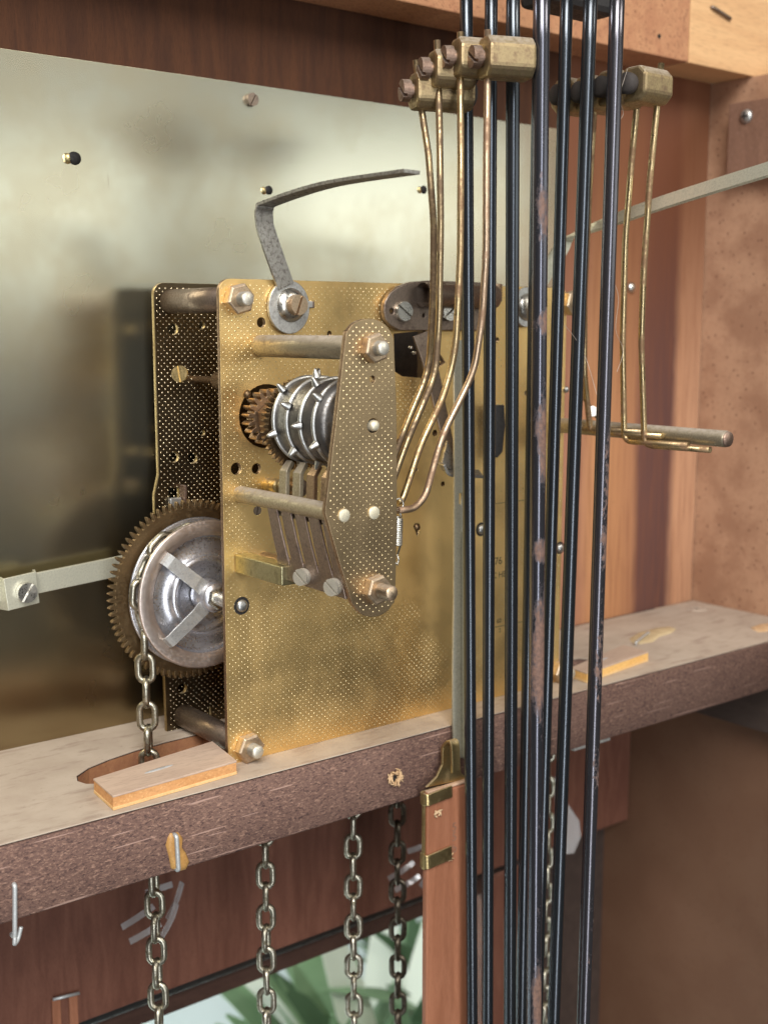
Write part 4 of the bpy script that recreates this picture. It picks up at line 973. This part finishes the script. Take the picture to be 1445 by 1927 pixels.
q = onY(583, 573, -0.9); obj('tab', MB().box((q.x - 2.4, -1.4, q.z - 1.0), (q.x + 0.9, -0.3, q.z + 1.0)), 'zinc', lv, 0.3)
obj('tab_fold', MB().box((q.x + 0.6, -1.6, q.z - 1.0), (q.x + 1.3, 0.5, q.z + 1.0)), 'brown_steel', lv, 0.2)
# right lever
lv2 = empty('locking_lever', onY(990, 575, -1), None, None, parent=mv)
q = onY(990, 578, -1)
cut_plate('eye', circ(q.x, q.z, 6.6, 40), [circ(q.x, q.z, 2.0)], (0, -0.9, 0), (1, 0, 0), (0, 0, 1), 1.2, 'zinc', lv2, 0.15)
obj('washer', MB().lathe([(2.0, 0), (4.6, 0.1), (4.5, 0.6), (3.0, 1.8), (0, 1.9)], (q.x, -1.4, q.z), FR, 28), 'steel', lv2)
e2 = onX(1470, 311, 137); s1 = onY(1067, 444, -3)
path = [(q.x + 2.5, -1.6, q.z + 5), (s1.x - 1.5, -1.8, s1.z - 4), (s1.x - .3, -2.4, s1.z - 1.0), (s1.x + 0.2, -5.5, s1.z + 0.2), (e2.x * 0.5 + s1.x * 0.5, e2.y * 0.5, (s1.z + e2.z) / 2 + 0.3), (e2.x, e2.y, e2.z)]
sm = catmull(path, 6); wd = []
for i in range(len(sm)):
    f_ = min(1, max(0, (i - 14) / 8)); a = math.radians(52 * f_); wd.append(tuple(Vector((math.cos(a), 0, math.sin(a)))))
obj('arm', MB().strip(sm, wd, 6.0, 1.0), 'lever_pale', lv2, 0.2)

# left flat arm with its clamp
fa = empty('flat_arm', onY(120, 1085, 47), 'pale flat steel arm with a screwed clamp reaching in from the left edge', 'lever')
a_, b_ = onY(-60, 1124, 47), onY(240, 1062, 47)
obj('bar', MB().strip([a_, b_], (0, 0, 1), 6.3, 1.2), 'lever_pale', fa, 0.2)
c0, c1 = onY(12, 1119, 44), onY(70, 1105, 44)
cl = obj('clamp', MB().strip([c0 + Vector((-.5, 3, 0)), c0, c1, c1 + Vector((.5, 3.2, 0))], (0, 0, 1), 9.6, 0.9), 'lever_pale', fa, 0.2)
q = onY(49, 1114, 43.4); b = MB(); screw_head(b, (q.x, 43.5, q.z), FR, 3.0, 1.8, 57); obj('clamp_screw', b, 'steel', cl)

# ---------------------------------------------------------------- suspension bracket on the front plate
def pl(px, py, y=-1.0): q = onY(px, py, y); return (q.x, q.z)
bo = [pl(*q) for q in ((716, 585), (718, 568), (727, 552), (742, 540), (765, 531), (800, 528), (905, 532), (905, 622), (745, 622), (728, 612), (719, 600))]
bk = cut_plate('suspension_bracket', bo, [circ(*pl(731, 586), 0.9, 12), circ(*pl(791, 594), 0.6, 12)], (0, -1.7, 0), (1, 0, 0), (0, 0, 1), 2.0, 'brown_steel', mv, 0.3)
q = onY(785, 553, -3); obj('bracket_boss', MB().lathe([(0, 5.2), (3.0, 5.0), (4.0, 4.0), (4.1, 0)], (q.x + 10, -2.6, q.z), (-1, -0.55, 0), 26), 'brown_steel', bk)
obj('bracket_bar', MB().lathe([(3.7, 0), (3.7, 30), (0, 30)], (q.x, -5.6, q.z - 0.3), (1, 0, -0.01), 26), 'brown_steel', bk)
for px, py, ang in ((757, 586, 145), (842, 586, 38)):
    q = onY(px, py, -2.7); b = MB(); screw_head(b, (q.x, -2.7, q.z), FR, 3.0, 1.5, ang); obj('bracket_screw', b, 'steel', bk)
q = onY(932, 550, -3); b = MB()
for i in range(7): b.lathe([(2.0, i * 0.8), (2.4, i * 0.8 + 0.4), (2.0, i * 0.8 + 0.8)], (q.x - 1.5, -4.5, q.z - 3), (0, 0, 1), 14)
obj('coil', b, 'brass_edge', bk)
# pallet dark works inside the opening
q = onY(800, 665, 6)
obj('inner_cock', MB().box((q.x - 16, 24, q.z - 15), (q.x + 12, 26, q.z + 14)), 'black', mv, 0.3)
for px, py in ((775, 654), (782, 664), (829, 682)):
    q = onY(px, py, 4); obj('small_pin', MB().lathe([(0.6, 0), (0.5, 0.9), (0, 1.0)], (q.x, 5, q.z), FR, 10), 'steel', mv)
# crutch
cr = [onY(*q) for q in ((790, 628, -3), (812, 700, -5), (832, 790, -8), (851, 872, -11))]
ck = obj('crutch', MB().strip(catmull(cr, 4), (1, 0, 0.25), [6.2 - 0.22 * i for i in range(13)], 1.1), 'brown_steel', mv, 0.2)
f0 = [onY(830, 872, -12), onY(838, 889, -12), onY(905, 892, -15)]
obj('crutch_foot', MB().strip(round_path(f0, 2.5, 4), (0, 1, 0.5), 4.0, 0.9), 'lever', ck, 0.2)
obj('crutch_gusset', MB().prism([onY(842, 830, -11.6), onY(858, 866, -11.6), onY(880, 884, -12.6), onY(848, 884, -12.2), onY(832, 872, -12)], (0, 0.8, 0)), 'lever', ck)
q = onY(940, 810, -6); vb = obj('verge_block', MB().prism([onY(*p, -6) for p in ((932, 762), (949, 762), (951, 800), (946, 850), (936, 862), (930, 856), (933, 800))], (0, 3, 0)), 'black', mv, 0.3)

# ================================================================== pendulum leader and rod
y0 = -15.0
ld = empty('pendulum_leader', onY(862, 1425, y0), 'flat greenish steel strip hanging down the middle of the brass plate', 'pendulum leader')
tl, tr = onY(848, 900, y0), onY(876, 900, y0)
lo = [pl(853, 640, y0), pl(886, 640, y0), pl(887, 900, y0), pl(873, 1428, y0), pl(851, 1420, y0), pl(851, 1250, y0), pl(853, 1120, y0), pl(854, 900, y0)]
cut_plate('blade', lo, [[pl(862, 928, y0), pl(868, 928, y0), pl(866, 950, y0), pl(862, 948, y0)]], (0, y0, 0), (1, 0, 0), (0, 0, 1), 0.8, metal('leader_steel', (0.52, 0.50, 0.40), 0.45, (0.38, 0.35, 0.27), 0.15, metallic=0.5), ld, 0.1)
obj('blade_edge', MB().prism([onY(868, 1000, y0 - 0.45), onY(874, 1000, y0 - 0.45), onY(875, 1425, y0 - 0.45), onY(869, 1425, y0 - 0.45)], (0, -1.4, 0)), 'lever_pale', ld, 0.15)
SYF = -19.0
pr = empty('pendulum_rod', onY(838, 1927, SYF), 'flat reddish wooden pendulum rod with brass clips hanging below the shelf', 'pendulum rod')
def p3(px, py, y=SYF): return onY(px, py, y)
zt2 = p3(800, 1490).z
xL, xR = p3(804, 1500).x, p3(888, 1500).x
bx_ = p3(803, 1940)
b = MB(); b.prism([(xL, SYF, p3(797, 1497).z), (xR, SYF, p3(886, 1474).z), (bx_.x + (xR - xL) - 0.5, SYF, bx_.z - 40), (bx_.x - 0.2, SYF, bx_.z - 40)], (0, 2.4, 0)); obj('stick', b, 'stick', pr, 0.5)
obj('stick_top', MB().box((xL + 0.7, SYF + 0.4, p3(797, 1497).z - 0.4), (xR - 0.4, SYF + 2.1, p3(797, 1497).z + 0.5)), 'stick_end', pr, 0.3)
for py, wv in ((1496, 22), (1611, 26)):
    c0 = p3(797, py); z1, z0_ = p3(797, py).z, p3(797, py + wv).z
    path = [Vector((xL + 8, SYF + 2.8, (z1 + z0_) / 2)), Vector((xL - 0.7, SYF + 2.8, (z1 + z0_) / 2)), Vector((xL - 0.7, SYF - 0.5, (z1 + z0_) / 2)), Vector((xL + 9.8, SYF - 0.5, (z1 + z0_) / 2 + 0.6))]
    cp = obj('clip_band', MB().strip(round_path(path, 1.2, 4), (0, 0, 1), abs(z1 - z0_), 0.7), 'brass', pr, 0.2)
z1, z0_ = p3(797, 1496).z, p3(797, 1640).z
obj('clip_spine', MB().box((xL - 0.7, SYF + 0.6, z0_), (xL - 0.1, SYF + 1.9, z1)), 'brass', pr, 0.1)
for py in (1530, 1612):
    q = p3(822 if py == 1530 else 843, py); b = MB()
    for i in range(7):
        b.tube([(q.x + random.uniform(-1.5, 1.5), SYF - 0.2, q.z + random.uniform(-1, 1)), (q.x + random.uniform(-2, 2), SYF - 0.7, q.z + random.uniform(-1.6, 1.6))], [0.4, 0.15], 5)
    obj('splinters', b, 'splinter', pr, kind='stuff')
# digits stamped in the stick
for txt, py in (('5', 1560), ('5', 1578), ('b', 1600)):
    cu = bpy.data.curves.new('stamp', 'FONT'); cu.body = txt; cu.size = 4.2 * S; cu.extrude = 0.00004
    o = bpy.data.objects.new('tmp', cu); COL.objects.link(o); dg = bpy.context.evaluated_depsgraph_get(); me = bpy.data.meshes.new_from_object(o.evaluated_get(dg)); bpy.data.objects.remove(o)
    me.materials.append(M['cleat']); o = bpy.data.objects.new('stamped_digit', me); COL.objects.link(o); q = p3(850, py); place(o, pr, Vector((q.x, SYF - 0.03, q.z - 1))); o.rotation_euler = (PI / 2, 0, 0)
# hook
yh = -17.0
hkp = [onY(*q, yh) for q in ((802, 1482), (822, 1462), (832, 1440), (833, 1412), (836, 1400), (856, 1400), (864, 1412), (868, 1455), (882, 1466))]
obj('hook_plate', MB().prism(hkp, (0, 0.9, 0)), 'brass', pr, 0.2)
hz = [onY(841, 1455, yh + 0.8), onY(838, 1410, yh + 0.8), onY(845, 1396, yh - 1.0), onY(853, 1396, yh - 2.6), onY(856, 1412, yh - 3.2), onY(857, 1452, yh - 3.2)]
obj('hook', MB().strip(catmull(hz, 5), (1, 0, 0), 3.4, 0.9), 'brass', pr, 0.3)

# ================================================================== the black gong rods
rods = [ # px top, px bottom(1927), y, diameter, material, label
    (877, 888, -26, 3.75, 'rod', 'leftmost thin black gong rod, in front of the pendulum rod'),
    (924, 917, -33, 3.65, 'rod', 'second black gong rod from the left'),
    (965, 959, -40, 3.9, 'rod', 'third black gong rod from the left, behind the longest hammer head'),
    (1019, 1004, -55, 4.45, 'rod_rust', 'thick gong rod with large rust brown worn patches'),
    (1015, 980, -28, 3.7, 'rod', 'rear black gong rod showing just left of the rusty one'),
    (1066, 1009, -36, 3.8, 'rod', 'slanting black gong rod just right of the rusty one'),
    (1111, 1041, -43, 4.15, 'rod', 'glossy black gong rod second from the right'),
    (1161, 1097, -52, 4.35, 'rod_worn', 'rightmost gong rod, greyish with fine worn spots'),
]
for px, pb3, y, d, mat, lab in rods:
    a_, b_ = onY(px, -10, y), onY(pb3, 1940, y)
    u = (a_ - b_).normalized(); a_ = a_ + u * 12; b_ = b_ - u * 25
    N = 14; bend = random.uniform(-0.25, 0.25)
    path = [b_.lerp(a_, i / N) + Vector((bend * math.sin(PI * i / N), 0, 0)) for i in range(N + 1)]
    obj('gong_rod', MB().tube(path, d / 2, 24), mat, None, label=lab, cat='gong rod', group='black gong rods')
# cast block behind their tops
c0 = onY(1115, 18, -14)
obj('gong_block', MB().box((c0.x - 26, -20, c0.z - 2.5), (c0.x + 5.5, -6, c0.z + 16)), 'black', None, 2.2, label='black cast iron gong block at the top edge behind the rods', cat='gong block')

# ================================================================== clear plastic clips under the shelf
def clip(px, py, s_, lab):
    t_ = empty('plastic_clip', onY(px, py, 70), lab, 'plastic clip', 'clear plastic clips')
    for k, (dx, dy, ex, ey) in enumerate(((-55, 55, 5, 15), (-40, 82, 18, 48), (20, 72, 48, 10), (30, 40, 58, -30), (-10, -10, 40, -26))):
        a_ = onY(px + dx * s_, py + dy * s_, 72 + k); b_ = onY(px + ex * s_, py + ey * s_, 66 + k)
        obj('strap', MB().strip(catmull([a_, a_.lerp(b_, 0.5) + Vector((0, -1.5, 0.8)), b_], 4), (0, 0.7, 1), 2.2, 0.5), 'plastic', t_, 0.1)
    return t_
clip(285, 1690, 1.0, 'clear plastic straps behind the leftmost chain under the shelf')
clip(775, 1610, 0.8, 'clear plastic straps beside the dark chain under the shelf')
q = onY(1075, 1560, 60)
pc = obj('plastic_tongue', MB().prism([onY(*p, 60) for p in ((1045, 1462), (1060, 1500), (1090, 1545), (1093, 1575), (1080, 1606), (1066, 1608), (1050, 1590))], (0, 1.0, 0)), 'plastic', None, 0.3, label='clear plastic tongue hanging behind the rods under the shelf', cat='plastic clip')
obj('metal_plate', MB().box((onY(455, 1612, 0).x, -2, -ST - 1.3), (onY(528, 1596, 0).x, 12, -ST - 0.05)), 'zinc', None, 0.2, label='thin grey plate under the shelf at the second chain', cat='metal plate')
q = onY(1112, 1432, -8); obj('metal_plate', MB().box((q.x - 14, -12.5, -ST - 1.2), (q.x + 5, 6, -ST - 0.05)), 'zinc', None, 0.2, label='thin grey plate under the shelf edge behind the rightmost rods', cat='metal plate')
# dust threads between the rods
for k, (p, lab) in enumerate(((((1062, 612, -53), (1084, 640, -44), (1104, 680, -45), (1122, 742, -53)), 'fine dust thread strung between the right hand rods'), (((1180, 130, -52), (1166, 180, -50), (1172, 215, -46), (1158, 232, -54)), 'fine dust thread hanging under the front hammer of the right set'), (((1150, 520, -54), (1163, 560, -52), (1158, 620, -50), (1172, 660, -46), (1160, 700, -48)), 'curled dust thread beside the rightmost black rod'))):
    obj('dust_thread', MB().tube(catmull([onY(*q) for q in p], 6), 0.07, 5), 'fibre', None, label=lab, cat='dust thread', group='dust threads')
print('objects', len(bpy.data.objects))
